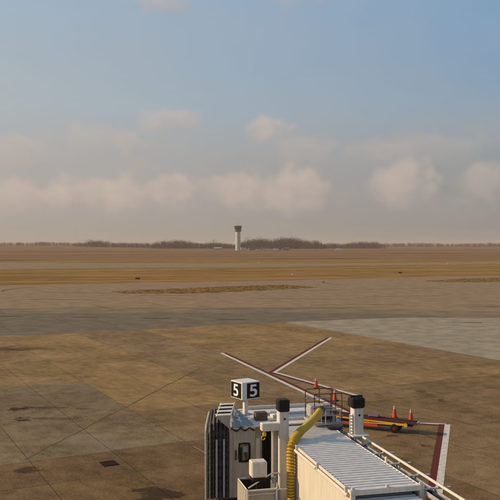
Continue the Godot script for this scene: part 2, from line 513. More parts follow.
func make_apron() -> void:
	var size := 2048
	var s1 := N1 * D1
	var s2 := N2 * D2
	var r := RandomNumberGenerator.new()
	r.seed = 21
	var tones := []
	for i in N1:
		var row := []
		for j in N2: row.append(slab_tone(i, j, r))
		tones.append(row)
	var big := noise_img(301, 0.006, size, 4).get_data()
	var mid := noise_img(302, 0.03, size, 4).get_data()
	var fine := noise_img(303, 0.25, size, 2).get_data()
	var out := PackedByteArray()
	out.resize(size * size * 3)
	var lut := PackedByteArray()
	lut.resize(1024)
	for i in 1024: lut[i] = int(Color(i / 2046.0, 0, 0).linear_to_srgb().r * 255.0)
	for y in size:                       # y runs along e1
		var row: Array = tones[mini(N1 - 1, int(float(y) / size * N1))]
		for x in size:                   # x runs along e2
			var c: Color = row[mini(N2 - 1, int(float(x) / size * N2))]
			var p := y * size + x
			var pm := y * size + ((x * 2 + y / 3) % size)
			var f := 1.0 + (big[p] - 128) * 0.0021 + (mid[p] - 128) * 0.0019 + (fine[p] - 128) * 0.0026 + (mid[pm] - 128) * 0.0012
			f *= 2046.0
			p *= 3
			out[p] = lut[clampi(int(c.r * f), 0, 1023)]
			out[p + 1] = lut[clampi(int(c.g * f), 0, 1023)]
			out[p + 2] = lut[clampi(int(c.b * f), 0, 1023)]
	var im := Image.create_from_data(size, size, false, Image.FORMAT_RGB8, out)
	# oil, rubber and dirt marks: (x, ahead), half lengths along x and ahead, strength, seed
	var nz := FastNoiseLite.new()
	nz.frequency = 1.0
	nz.fractal_octaves = 4
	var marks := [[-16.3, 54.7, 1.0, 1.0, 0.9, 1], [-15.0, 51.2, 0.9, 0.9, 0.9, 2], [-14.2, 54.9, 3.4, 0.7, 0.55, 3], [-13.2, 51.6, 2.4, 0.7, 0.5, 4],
		[-11.4, 39.6, 1.0, 0.8, 0.7, 5], [-4.4, 35.8, 1.6, 1.7, 0.8, 6], [-28.0, 86.0, 5.5, 2.6, 0.45, 7], [-24.5, 86.5, 5.0, 1.6, 0.45, 8],  # includes a blotchy dark patch on the near left apron
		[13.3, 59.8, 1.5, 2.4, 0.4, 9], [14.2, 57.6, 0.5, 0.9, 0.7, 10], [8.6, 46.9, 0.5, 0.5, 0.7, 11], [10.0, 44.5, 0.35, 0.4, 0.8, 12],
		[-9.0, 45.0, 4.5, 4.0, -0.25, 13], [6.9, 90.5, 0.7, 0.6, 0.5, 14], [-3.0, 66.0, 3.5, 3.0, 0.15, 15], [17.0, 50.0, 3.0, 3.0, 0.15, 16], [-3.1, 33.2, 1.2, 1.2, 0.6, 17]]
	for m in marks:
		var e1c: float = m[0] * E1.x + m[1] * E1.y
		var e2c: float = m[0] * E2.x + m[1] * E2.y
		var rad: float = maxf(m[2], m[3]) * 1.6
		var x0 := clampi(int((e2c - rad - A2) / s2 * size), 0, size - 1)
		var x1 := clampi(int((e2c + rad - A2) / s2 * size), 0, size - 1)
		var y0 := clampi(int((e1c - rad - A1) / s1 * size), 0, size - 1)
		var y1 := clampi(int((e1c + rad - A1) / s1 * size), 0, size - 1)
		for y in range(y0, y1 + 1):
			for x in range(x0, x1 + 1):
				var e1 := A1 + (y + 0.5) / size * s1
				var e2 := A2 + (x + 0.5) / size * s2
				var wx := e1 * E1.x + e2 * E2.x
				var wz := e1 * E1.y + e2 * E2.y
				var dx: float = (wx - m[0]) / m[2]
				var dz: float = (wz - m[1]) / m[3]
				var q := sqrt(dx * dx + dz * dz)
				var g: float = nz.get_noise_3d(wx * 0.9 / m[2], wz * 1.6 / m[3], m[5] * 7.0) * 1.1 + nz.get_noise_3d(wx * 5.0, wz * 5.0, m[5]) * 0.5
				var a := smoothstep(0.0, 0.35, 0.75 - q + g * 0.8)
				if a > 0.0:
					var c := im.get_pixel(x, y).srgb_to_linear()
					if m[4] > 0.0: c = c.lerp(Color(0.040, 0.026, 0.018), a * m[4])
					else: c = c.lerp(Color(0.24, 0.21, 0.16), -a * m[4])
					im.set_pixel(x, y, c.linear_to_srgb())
	im.generate_mipmaps()
	var mat := StandardMaterial3D.new()
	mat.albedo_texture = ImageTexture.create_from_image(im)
	mat.roughness = 0.92
	mat.metallic_specular = 0.12
	var apron := base("apron")
	tag(apron, "", "", "", "structure")
	# bed under the joints
	var st := S()
	var bedp := PackedVector2Array()
	for q in [[0, 0], [1, 0], [1, 1], [0, 1]]:
		var e1: float = A1 + q[0] * s1
		var e2: float = A2 + q[1] * s2
		bedp.append(Vector2(e1 * E1.x + e2 * E2.x, e1 * E1.y + e2 * E2.y))
	sheet(st, bedp, -0.018)
	obj("joint_bed", st, M.joint, apron)
	var rest := S()
	var count := 0
	for i in N1:
		for j in N2:
			var g := 0.012
			var drop := r.randf_range(0.0, 0.004)
			var cs := []
			for q in [[0, 0], [1, 0], [1, 1], [0, 1]]:
				var e1: float = A1 + (i + q[0]) * D1 + (g if q[0] == 0 else -g)
				var e2: float = A2 + (j + q[1]) * D2 + (g if q[1] == 0 else -g)
				cs.append([Vector3(e1 * E1.x + e2 * E2.x, -drop, -(e1 * E1.y + e2 * E2.y)), Vector2((e2 - A2) / s2, (e1 - A1) / s1)])
			var mid_: Vector3 = (cs[0][0] + cs[2][0]) * 0.5
			var ahead := -mid_.z
			var seen := ahead > 31.0 and absf(mid_.x) < ahead * 0.335 + 3.5
			var t := S() if seen else rest
			for o in [0, 1, 2, 0, 2, 3]:
				t.set_normal(Vector3.UP)
				t.set_uv(cs[o][1])
				t.add_vertex(cs[o][0])
			for e in 4:
				var a: Vector3 = cs[e][0]
				var b: Vector3 = cs[(e + 1) % 4][0]
				var n := ((a + b) * 0.5 - mid_).normalized()
				for v in [[a, 0], [b, 0], [b, 1], [a, 0], [b, 1], [a, 1]]:
					t.set_normal(n)
					t.set_uv(cs[e][1])
					t.add_vertex(v[0] + Vector3(0, -0.05 * v[1], 0))
			if seen:
				obj("slab", t, mat, apron)
				count += 1
	var o := obj("slab", rest, mat, apron)
	tag(o, "", "", "", "stuff")
	print("slabs ", count)
	# pale sealed joints
	for q in [[42.2, -6.0, 13.0, 0], [42.2, 17.5, 26.0, 0], [17.5, 28.6, 41.0, 1], [26.5, 36.0, 56.0, 1]]:
		var sp := S()
		var w := 0.05
		var pl := PackedVector2Array()
		for k in [[q[1], -w], [q[2], -w], [q[2], w], [q[1], w]]:
			var e1: float = q[0] + k[1] if q[3] == 0 else k[0]
			var e2: float = k[0] if q[3] == 0 else q[0] + k[1]
			pl.append(Vector2(e1 * E1.x + e2 * E2.x, e1 * E1.y + e2 * E2.y))
		sheet(sp, pl, 0.003)
		obj("joint_sealant", sp, M.sealant, apron)

func strip(a: Vector2, b: Vector2, off: float, w: float, y: float, called: String, m: Material, wob := 0.0, sd := 1) -> MeshInstance3D:
	var st := S()
	var d := (b - a).normalized()
	var nn := Vector2(d.y, -d.x)          # to the right of a -> b, seen from above with ahead up
	var n := FastNoiseLite.new()
	n.seed = sd
	n.frequency = 0.25
	var k: int = max(1, int((b - a).length() / 0.8)) if wob > 0.0 else 1
	var pts := PackedVector2Array()
	for i in k + 1:
		var t := (b - a).length() * i / k
		pts.append(a + d * t + nn * (off + w * 0.5 + n.get_noise_1d(t) * wob))
	for i in range(k, -1, -1):
		var t := (b - a).length() * i / k
		pts.append(a + d * t + nn * (off - w * 0.5 + n.get_noise_1d(t) * wob + n.get_noise_1d(t * 3.0 + 50.0) * wob * 0.3))
	sheet(st, pts, y)
	var o := obj(called, st, m)
	tag(o, "", "", "", "structure")
	return o

func make_pavements() -> void:
	var st := S()
	# taxiway pavement beyond the apron, up to the dry grass
	sheet(st, rough(pv([[-190, 60], [-60, 80], [20, 60], [60, 60], [210, 110], [330, 300], [330, 400], [180, 338], [99, 303], [40, 274], [0, 254], [-73, 227], [-190, 176]]), 6.0, 0.8, 3), -0.035, 1.0 / 55.0)
	tag(obj("taxiway", st, M.tanpave), "", "", "", "structure")
	st = S()
	sheet(st, rough(pv([[-120, 45], [6.2, 117.8], [34, 124], [60, 123], [62, 128], [40, 137], [18, 143], [-8, 144], [-30, 147], [-60, 142], [-120, 128]]), 2.5, 3.0, 25), -0.031, 1.0 / 50.0)
	tag(obj("taxiway_shoulder", st, M.mixpave), "", "", "", "structure")
	st = S()
	sheet(st, rough(pv([[-120, 45], [-51.8, 89.0], [-32.5, 98.4], [6.2, 117.8], [9, 118.5], [16, 121.5], [24, 124.4], [31, 124.6], [34, 126], [28, 130], [18, 133], [8, 134.5], [-15, 134], [-43, 133], [-120, 118]]), 2.5, 2.6, 5), -0.027, 1.0 / 45.0)
	tag(obj("asphalt_road", st, M.asphalt), "", "", "", "structure")
	st = S()
	sheet(st, pv([[51.8, 26.2], [5.3, 116.5], [6.2, 117.9], [9, 118.6], [16, 121.6], [24, 124.6], [31, 124.6], [70, 121.1], [110, 112.9], [110, 56]]), -0.019, 1.0 / 40.0)
	tag(obj("concrete_pad", st, M.paleconc), "", "", "", "structure")
	# far taxiway strip across the field
	st = S()
	sheet(st, rough(pv([[-330, 330], [-122, 385], [0, 424], [60, 455], [170, 500], [420, 600], [420, 700], [205, 590], [80, 528], [0, 505], [-180, 540], [-330, 500]]), 12.0, 2.0, 7), -0.045, 1.0 / 60.0)
	tag(obj("far_taxiway", st, M.strip), "", "", "", "structure")
	# wheel-darkened and patched streaks on the taxiway, drawn along it
	var r := RandomNumberGenerator.new()
	r.seed = 8
	for i in 9:
		var pc := Vector2(r.randf_range(-62.0, 62.0), 0.0)
		pc.y = r.randf_range(136.0, 144.0) + maxf(pc.x, 0.0) * 0.2
		var ln := r.randf_range(6.0, 20.0)
		var th := r.randf_range(0.7, 2.2)
		var pl := PackedVector2Array()
		for k in 20:
			var t := TAU * k / 20.0
			pl.append(pc + Vector2(cos(t) * ln, sin(t) * th + cos(t) * ln * 0.06))
		var sp := S()
		sheet(sp, rough(pl, 1.5, 0.9, 200 + i), -0.030 + i * 0.0003, 1.0 / 45.0)
		tag(obj("pavement_patch", sp, M.asphalt if i % 3 else M.strip), "", "", "", "structure")
	# cracks sealed with tar across the asphalt, in the apron's own joint direction
	var a := [[-36, 112, 9.0], [-31.5, 124, 12.0], [-24, 121, 11.0], [-40.5, 122, 8.0], [-12, 126, 9.0], [-20, 112, 6.0], [-30, 150, 12.0], [-22, 160, 14.0], [-10, 150, 12.0], [-46, 140, 10.0]]
	for i in a.size():
		var p := Vector2(a[i][0], a[i][1])
		strip(p, p - E1 * a[i][2], 0.0, 0.12, -0.012, "crack_seal", M.seam, 0.25, 60 + i)
	# slot drains in a row
	for q in [[-41.5, 127.0], [-29.0, 125.5], [-17.0, 123.5], [-5.2, 121.5], [30.5, 117.0]]:
		strip(Vector2(q[0], q[1]), Vector2(q[0] + 4.4, q[1] - 0.3), 0.0, 0.5, -0.010, "slot_drain", M.tar, 0.06, int(q[1]))
	for q in [[-33, 206, -20, 205], [8, 200, 24, 204], [-52, 193, -30, 189], [-26, 181, -12, 182], [2, 170, 22, 168], [26, 176, 44, 180], [-48, 168, -32, 166], [30, 206, 52, 212], [12, 152, 30, 153]]:
		strip(Vector2(q[0], q[1]), Vector2(q[2], q[3]), 0.0, 0.45, -0.016, "crack_seal", M.seam, 0.7, int(q[1]))
	# rubber arcs where wheels turned
	for q in [[-55.0, 204.0, 9.0, 2.2, 3.6], [32.0, 244.0, 9.0, 2.6, 4.2]]:
		var sa := S()
		var pl := PackedVector2Array()
		for s in [0.22, -0.22]:
			for i in 15:
				var t: float = lerpf(q[3], q[4], (i if s > 0 else 14 - i) / 14.0)
				pl.append(Vector2(q[0] + cos(t) * (q[2] + s), q[1] + sin(t) * (q[2] + s) * 1.6))
		sheet(sa, pl, -0.014)
		tag(obj("tyre_mark", sa, M.tar), "", "", "", "structure")
	# worn diagonal seam on the apron
	strip(Vector2(-12.1, 41.7), Vector2(-4.7, 73.0), 0.0, 0.09, 0.005, "crack_seal", M.seam, 0.15, 91)
	strip(Vector2(-0.9, 38.5), Vector2(0.2, 44.0), 0.0, 0.06, 0.005, "crack_seal", M.sealant, 0.1, 92)
	# red and white stand lines: red on one side, white on the other
	# (from, to, which side is white: right of the run is +, lift)
	for q in [[-2.9, 83.3, 8.0, 50.0, 0.21, 0.0045], [10.0, 97.2, 2.0, 70.3, -0.21, 0.0085], [2.1, 70.4, 8.4, 58.8, -0.21, 0.0125], [12.55, 49.9, 8.3, 35.0, -0.21, 0.0085], [6.9, 51.3, 12.6, 49.75, -0.21, 0.0045]]:
		var p := Vector2(q[0], q[1])
		var e := Vector2(q[2], q[3])
		var white_off: float = q[4]
		var lift: float = q[5]
		strip(p, e, white_off * 0.86, 0.36, lift, "line_marking", M.linewhite)
		strip(p, e, -white_off * 0.86, 0.36, lift, "line_marking", M.linered)

func make_grass_islands() -> void:
	var r := RandomNumberGenerator.new()
	r.seed = 71
	# a clump: a few bent blades
	var st := S()
	for k in 14:
		var t := TAU * k / 14.0 + r.randf() * 0.6
		var d := Vector3(cos(t), 0, sin(t))
		var sd := Vector3(-sin(t), 0, cos(t)) * 0.05
		var p := d * r.randf_range(0.0, 0.12)
		var q := p + d * r.randf_range(0.10, 0.3) + Vector3(0, r.randf_range(0.03, 0.09), 0)
		tri(st, p - sd, p + sd, q, Vector3(d.x * -0.3, 1.0, d.z * -0.3).normalized())
	var blade := st.commit()
	var isl := [pv([[-35.4, 196], [-27, 203], [-18.9, 210], [-9, 219], [0, 225.5], [6, 228], [11.8, 228.5], [18.9, 216], [10.7, 207], [0, 198], [-9, 191], [-16.9, 187.6], [-30.3, 187.6]]),
		pv([[57.5, 255], [64, 262], [71, 270], [92, 283], [110, 292], [126, 300], [126, 268], [90, 252], [74, 245.5], [60, 248]])]
	for i in 2:
		var po := rough(isl[i], 1.6, 1.1, 17 + i)
		var s2 := S()
		sheet(s2, po, -0.02, 1.0 / 14.0)
		var o := obj("grass_island_ground", s2, M.grassy)
		tag(o, "", "", "", "structure")
		var bb := Rect2(po[0], Vector2.ZERO)
		for p in po: bb = bb.expand(p)
		var xs := []
		while xs.size() < 700:
			var p := Vector2(r.randf_range(bb.position.x, bb.end.x), r.randf_range(bb.position.y, bb.end.y))
			if Geometry2D.is_point_in_polygon(p, po): xs.append(Vector3(p.x, -0.02, -p.y))
		grass(xs, blade, r, "dry grass growing on the %s paving island" % ["long left", "far right"][i])

func grass(xs: Array, blade: Mesh, r: RandomNumberGenerator, label: String) -> void:
	var mm := MultiMesh.new()
	mm.transform_format = MultiMesh.TRANSFORM_3D
	mm.use_colors = true
	mm.mesh = blade
	mm.instance_count = xs.size()
	var n := FastNoiseLite.new()
	n.frequency = 0.06
	for i in xs.size():
		var s := r.randf_range(0.7, 1.8)
		mm.set_instance_transform(i, Transform3D(Basis(Vector3.UP, r.randf() * TAU).scaled(Vector3(s * 1.6, s, s * 1.6)), xs[i]))
		var k := clampf(0.5 + n.get_noise_2d(xs[i].x, xs[i].z) * 1.2 + r.randf_range(-0.3, 0.3), 0.0, 1.0)
		mm.set_instance_color(i, Color(0.22, 0.122, 0.036).lerp(Color(0.31, 0.178, 0.056), k))
	var o := MultiMeshInstance3D.new()
	o.multimesh = mm
	o.material_override = M.vc
	o.name = numbered("dry_grass")
	add_child(o)
	tag(o, label, "grass", "", "stuff")

# ---------------------------------------------------------------- jet bridge
func P(u: float, y: float, w: float) -> Vector3:
	return Vector3(u, y, -w)

# ribbed roof sheet; ribs run across the tunnel
func ribbed(st: SurfaceTool, u0: float, u1: float, w0: float, w1: float, y: float, pitch: float, rise: float) -> void:
	var w := w0
	while w < w1 - 0.01:
		var e := minf(w + pitch, w1)
		var l := e - w
		var ys := [0.0, 0.0, rise, rise, 0.0]
		var ws := [0.0, 0.50, 0.60, 0.88, 1.0]
		for i in 4:
			quad(st, P(u0, y + ys[i], w + l * ws[i]), P(u1, y + ys[i], w + l * ws[i]), P(u1, y + ys[i + 1], w + l * ws[i + 1]), P(u0, y + ys[i + 1], w + l * ws[i + 1]), Vector3.UP)
		for u in [u0, u1]:
			quad(st, P(u, y, w + l * 0.5), P(u, y + rise, w + l * 0.6), P(u, y + rise, w + l * 0.88), P(u, y, w + l), Vector3(signf(u - (u0 + u1) * 0.5), 0, 0))
		w = e

func bx(called: String, parent: Node, m: Material, c: Vector3, s: Vector3, bev := 0.01) -> MeshInstance3D:
	var st := S()
	box(st, c, s, bev)
	return obj(called, st, m, parent)

func make_bridge() -> void:
	var B := base("passenger_boarding_bridge", Vector3(3.69, 0, -20.8), deg_to_rad(14.0))
	tag(B, "cream telescopic passenger boarding bridge with ribbed grey roof and cab turned left", "jet bridge")
	var st: SurfaceTool
	# outer tunnel
	for s in [-1.0, 1.0]:
		bx("tunnel_wall", B, M.cream, P(s * 0.97, 3.64, 3.8), Vector3(0.06, 2.5, 7.6), 0.008)
	bx("tunnel_floor", B, M.steel, P(0, 2.33, 3.8), Vector3(2.0, 0.12, 7.6), 0.01)
	st = S()
	ribbed(st, -1.0, 1.0, 0.03, 7.6, 4.945, 0.215, 0.024)
	quad(st, P(-1.0, 4.895, 0.03), P(1.0, 4.895, 0.03), P(1.0, 4.895, 7.6), P(-1.0, 4.895, 7.6), Vector3.DOWN)
	for e in [0.03, 7.6]:
		quad(st, P(-1.0, 4.895, e), P(1.0, 4.895, e), P(1.0, 4.945, e), P(-1.0, 4.945, e), Vector3(0, 0, 1.0 if e < 1.0 else -1.0))
	obj("tunnel_roof", st, M.roofgrey, B)
	# roof edge trims and gutters
	for s in [-1.0, 1.0]:
		bx("roof_trim", B, M.white, P(s * 1.022, 4.93, 3.8), Vector3(0.04, 0.09, 7.54), 0.01)
	for q in [[0.15, 2.55], [2.75, 4.85]]:
		st = S()
		tube(st, [P(-1.075, 4.83, q[0]), P(-1.075, 4.83, q[1])], 0.05, 10)
		obj("gutter_pipe", st, M.white, B)
	for w in [0.3, 2.65, 4.7]:
		bx("pipe_bracket", B, M.white, P(-1.06, 4.90, w), Vector3(0.10, 0.26, 0.07), 0.012)
	# end frame where the inner tunnel slides in
	st = S()
	box(st, P(0, 4.945, -0.02), Vector3(2.14, 0.15, 0.09), 0.012)
	for s in [-1.0, 1.0]: box(st, P(s * 1.0, 3.55, -0.02), Vector3(0.14, 2.635, 0.088), 0.012)
	box(st, P(0, 2.27, -0.02), Vector3(2.14, 0.16, 0.09), 0.012)
	obj("end_frame", st, M.white, B)
	for u in [-0.98, 0.0, 0.98]:
		st = S()
		box(st, P(u, 5.05, 0.0), Vector3(0.10, 0.07, 0.06), 0.015)
		obj("lifting_lug", st, M.white, B)
	st = S()
	box(st, P(0.0, 5.03, 0.0) + P(0.99, 0.05, 2.3), Vector3(0.07, 0.16, 0.09), 0.02)
	obj("lifting_lug", st, M.white, B)
	# rubber seal in the gap
	st = S()
	box(st, P(0, 4.85, 0.10), Vector3(1.86, 0.08, 0.05), 0.0)
	obj("seal", st, M.black, B)
	# inner tunnel, running back to the terminal
	for s in [-1.0, 1.0]:
		bx("inner_tunnel_wall", B, M.cream, P(s * 0.82, 3.58, -7.1), Vector3(0.06, 2.24, 15.2), 0.008)
	bx("inner_tunnel_floor", B, M.steel, P(0, 2.48, -7.1), Vector3(1.7, 0.1, 15.2), 0.01)
	st = S()
	ribbed(st, -0.85, 0.85, -14.7, 0.45, 4.72, 0.215, 0.024)
	quad(st, P(-0.85, 4.70, -14.7), P(0.85, 4.70, -14.7), P(0.85, 4.70, 0.45), P(-0.85, 4.70, 0.45), Vector3.DOWN)
	obj("inner_tunnel_roof", st, M.roofgrey, B)
	for w in [-13.6]:
		st = S()
		tube(st, [P(0, 0.0, w), P(0, 2.42, w)], 0.35, 20)
		obj("support_column", st, M.white, B)
	# cable tray, conduit and its brackets on the right
	st = S()
	box(st, P(1.22, 4.76, 2.6), Vector3(0.30, 0.03, 9.6), 0.0)
	box(st, P(1.075, 4.81, 2.6), Vector3(0.02, 0.12, 9.6), 0.0)
	box(st, P(1.375, 4.81, 2.6), Vector3(0.02, 0.12, 9.6), 0.0)
	obj("cable_tray", st, M.steel, B)
	for q in [[1.15, 0.03, M.black], [1.24, 0.04, M.black], [1.32, 0.025, M.steel]]:
		st = S()
		var pts := []
		for i in 25: pts.append(P(q[0] + sin(i * 1.7 + q[0] * 30.0) * 0.012, 4.80 + q[1] * 0.4, -2.2 + i * 0.4))
		tube(st, pts, q[1], 7)
		obj("cable", st, q[2], B)
	st = S()
	tube(st, [P(1.52, 4.97, -2.4), P(1.52, 4.97, 5.45)], 0.042, 10)
	obj("conduit", st, M.white, B)
	for w in [4.8, 3.6, 2.4, 1.15, -0.05, -1.25]:
		st = S()
		box(st, P(1.44, 4.90, w), Vector3(0.82, 0.035, 0.10), 0.008)
		box(st, P(1.52, 4.935, w), Vector3(0.14, 0.04, 0.08), 0.008)
		obj("conduit_bracket", st, M.steel, B)
	# lift columns
	for q in [[-1.20, 5.86, 0.34, 0], [1.46, 5.82, 0.36, 1]]:
		var u: float = q[0]
		var w: float = q[1]
		st = S()
		box(st, P(u, 3.31, w), Vector3(q[2], 5.22, q[2]), 0.025)
		var col := obj("lift_column", st, M.white, B)
		st = S()
		if q[3] == 0:
			box(st, P(u, 6.12, w), Vector3(q[2] + 0.05, 0.40, q[2] + 0.05), 0.03)
		else:
			box(st, P(u - 0.02, 6.10, w), Vector3(q[2] + 0.13, 0.36, q[2] + 0.10), 0.05)
			tube(st, [P(u - 0.24, 6.285, w), P(u + 0.2, 6.285, w)], 0.055, 12)
		obj("column_cap", st, M.black, col)
		st = S()
		tube(st, [P(u + 0.02, 5.68, w + -q[2] * 0.5 - 0.02), P(u + 0.02, 5.68, w - q[2] * 0.5 + 0.02)], 0.035, 10)
		obj("bolt", st, M.black, col)
		st = S()
		box(st, P(u, 1.05, w), Vector3(0.5, 0.7, 0.9), 0.03)
		obj("bogie", st, M.steel, B)
		for e in [-0.35, 0.35]:
			st = S()
			lathe(st, [Vector2(0.0, -0.16), Vector2(0.3, -0.16), Vector2(0.44, -0.13), Vector2(0.46, -0.08), Vector2(0.46, 0.08), Vector2(0.44, 0.13), Vector2(0.3, 0.16), Vector2(0.0, 0.16)], 22, P(u + e, 0.46, w), Basis(Vector3(0, -1, 0), Vector3(1, 0, 0), Vector3(0, 0, 1)))
			obj("bogie_wheel", st, M.rubber, B)
	# rack of rungs beside the right column
	st = S()
	for u in [1.16, 1.26]: bar(st, P(u, 4.85, 5.72), P(u, 5.72, 5.72), 0.025, 0.025)
	for i in 8: bar(st, P(1.16, 4.92 + i * 0.105, 5.72), P(1.26, 4.92 + i * 0.105, 5.72), 0.04, 0.035)
	obj("ladder", st, M.cream, B)
	bx("column_foot", B, M.white, P(1.46, 5.0, 5.66), Vector3(0.62, 0.05, 0.5), 0.012)
	bx("cross_beam", B, M.steel, P(0.13, 2.1, 5.85), Vector3(2.9, 0.30, 0.30), 0.02)
	make_cab(B)
	make_landing(B)
	make_hose(B)
	make_roof_platform(B)

func make_cab(B: Node3D) -> void:
	var st: SurfaceTool
	# camera-facing wall with a round-cornered window
	var w0 := 8.0
	var u0 := -2.58
	var u1 := -1.62
	st = S()
	var wu0 := -2.23
	var wu1 := -1.80
	var wy0 := 3.66
	var wy1 := 4.36
	box(st, P((u0 + wu0) * 0.5, 3.66, w0 + 0.04), Vector3(wu0 - u0, 2.5, 0.08), 0.0)
	box(st, P((u1 + wu1) * 0.5, 3.66, w0 + 0.04), Vector3(u1 - wu1, 2.5, 0.08), 0.0)
	box(st, P((wu0 + wu1) * 0.5, (2.41 + wy0) * 0.5, w0 + 0.04), Vector3(wu1 - wu0, wy0 - 2.41, 0.08), 0.0)
	box(st, P((wu0 + wu1) * 0.5, (4.91 + wy1) * 0.5, w0 + 0.04), Vector3(wu1 - wu0, 4.91 - wy1, 0.08), 0.0)
	obj("cab_wall", st, M.panel, B)
	st = S()
	box(st, P((wu0 + wu1) * 0.5, 4.01, w0 + 0.055), Vector3(wu1 - wu0, 0.70, 0.02))
	var win := obj("cab_window", st, M.glass, B)
	# rounded rubber frame
	var pts := []
	for k in 37:
		var t := TAU * k / 36.0
		var cx := signf(cos(t)) * pow(absf(cos(t)), 0.4)
		var cy := signf(sin(t)) * pow(absf(sin(t)), 0.4)
		pts.append(P((wu0 + wu1) * 0.5 + cx * 0.205, 4.01 + cy * 0.335, w0 - 0.005))
	st = S()
	tube(st, pts, 0.028, 6, false)
	obj("window_frame", st, M.rubber, win)
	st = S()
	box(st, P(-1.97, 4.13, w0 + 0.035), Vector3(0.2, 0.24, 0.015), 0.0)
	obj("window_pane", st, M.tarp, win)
	st = S()
	tube(st, [P(-2.34, 3.78, w0 + 0.0), P(-2.34, 3.78, w0 - 0.05), P(-2.34, 4.10, w0 - 0.05), P(-2.34, 4.10, w0 + 0.0)], 0.022, 6)
	obj("grab_handle", st, M.black, B)
	# vertical seams standing proud
	for u in [u0 + 0.03, -2.42, u1 - 0.05]:
		bx("wall_seam", B, M.panel, P(u, 3.66, w0 - 0.008), Vector3(0.035, 2.48, 0.02), 0.004)
	bx("wall_cap", B, M.white, P((u0 + u1) * 0.5, 4.90, w0 - 0.02), Vector3(u1 - u0, 0.05, 0.06), 0.01)
	# set-back panel with a slim door light, then the dark rubber curtain
	bx("cab_side_panel", B, M.panel, P(-1.46, 3.66, 8.25), Vector3(0.32, 2.5, 0.06), 0.0)
	bx("door_light", B, M.white, P(-1.46, 3.98, 8.205), Vector3(0.17, 0.95, 0.03), 0.01)
	st = S()
	for i in 6: box(st, P(-1.27 + i * 0.055, 3.63, 8.22 + (0.05 if i % 2 else 0.0)), Vector3(0.05, 2.44, 0.10), 0.015)
	obj("rubber_curtain", st, M.black, B)
	# other walls, floor, roof
	bx("cab_wall", B, M.panel, P(1.62, 3.66, 9.4), Vector3(0.08, 2.5, 2.9), 0.01)
	bx("cab_wall", B, M.panel, P(1.35, 3.66, 8.0), Vector3(0.5, 2.5, 0.08), 0.01)
	bx("cab_wall", B, M.panel, P(-0.15, 3.66, 10.85), Vector3(3.6, 2.5, 0.08), 0.01)
	bx("cab_floor", B, M.steel, P(-0.17, 2.33, 9.3), Vector3(3.7, 0.14, 3.2), 0.02)
	bx("cab_roof", B, M.roofgrey, P(-0.15, 4.945, 9.42), Vector3(3.74, 0.06, 2.96), 0.015)
	# rolled weather cover, lying in waves over the left of the roof
	st = S()
	var nu := 14
	var nw := 26
	var g := []
	for i in nu + 1:
		var row := []
		for j in nw + 1:
			var w := lerpf(7.93, 10.7, float(j) / nw)
			var u := lerpf(-2.56 + (w - 7.93) * 0.2, -1.66, float(i) / nu)
			var y := 5.05 + 0.055 * sin(j * 1.05 + sin(i * 0.45) * 1.3) + 0.03 * sin(i * 0.9)
			if j == 0: y = 4.955 + 0.03 * sin(i * 1.3)
			if i == 0 or i == nu: y = minf(y, 5.0)
			row.append(P(u, y, w))
		g.append(row)
	for i in nu:
		for j in nw: quad(st, g[i][j], g[i + 1][j], g[i + 1][j + 1], g[i][j + 1], Vector3.UP)
	obj("weather_cover", st, M.tarp, B)
	st = S()
	var edge := []
	for i in 25:
		edge.append(P(lerpf(-2.54, -1.64, i / 24.0), 4.86 + 0.05 * sin(i * 0.72 + 0.6), 7.95))
	tube(st, edge, 0.024, 7)
	obj("cover_cord", st, M.black, B)
	# small kit on the roof
	bx("junction_box", B, M.brown, P(-1.2, 5.13, 8.8), Vector3(0.46, 0.30, 0.34), 0.02)
	for w in [8.5, 9.5]:
		st = S()
		tube(st, [P(-0.98, 5.03, w), P(1.5, 5.03, w)], 0.045, 8)
		obj("roof_pipe", st, M.white, B)
	bx("roof_kerb", B, M.white, P(0.2, 5.04, 10.7), Vector3(3.0, 0.12, 0.10), 0.012)
	bx("roof_unit", B, M.white, P(-0.45, 5.07, 9.0), Vector3(0.5, 0.19, 0.6), 0.02)
	# bellows canopy towards the aircraft
	st = S()
	var secs := []
	var nf := 13
	for i in nf:
		var u := lerpf(-2.56, -3.36, i / float(nf - 1))
		var s := 0.0 if i % 2 else 0.14
		var f := i / float(nf - 1)
		var top := 4.90 + 0.26 * sin(f * 2.4) - s * 0.5
		var fw := 7.98 + s - 0.06 * f
		var bw := 10.75 - s
		var v := u + 0.62
		secs.append([P(u, 2.42, fw), P(u, top - 0.22, fw), P(u + 0.05, top, fw + 0.22), P(v - 0.05, top, bw - 0.22), P(v, top - 0.22, bw), P(v, 2.42, bw)])
	for i in nf - 1:
		for k in 5:
			var out := Vector3.ZERO
			out = [Vector3(0, 0, 1), Vector3(0, 1, 1), Vector3(0, 1, 0), Vector3(0, 1, -1), Vector3(0, 0, -1)][k]
			quad(st, secs[i][k], secs[i][k + 1], secs[i + 1][k + 1], secs[i + 1][k], out)
	obj("bellows_canopy", st, M.bellows, B)
	st = S()
	var pad := []
	for p in secs[nf - 1]: pad.append(p + Vector3(-0.05, 0, 0))
	pad[0].y = 2.36
	tube(st, pad, [0.05, 0.06, 0.055, 0.055, 0.06, 0.05], 9)
	obj("bumper_pad", st, M.padding, B)
	# grey straps down the folds
	for f in [0.28, 0.62]:
		st = S()
		var u := lerpf(-2.56, -3.36, f)
		box(st, P(u, 3.5, 7.96), Vector3(0.07, 2.1, 0.03), 0.006)
		obj("strap", st, M.steel, B)
	bx("bumper_foot", B, M.black, P(-2.6, 2.30, 9.3), Vector3(0.8, 0.10, 2.6), 0.03)
	# slatted hood over the canopy with its gusset
	var hood := Node3D.new()
	hood.name = "hood"
	B.add_child(hood)
	st = S()
	var ga := P(-3.12, 5.40, 7.86)
	var gb := P(-2.56, 5.42, 7.86)
	var gc := P(-2.60, 4.93, 7.86)
	var th := Vector3(0, 0, -0.03)
	tri(st, ga, gb, gc, Vector3(0, 0, 1))
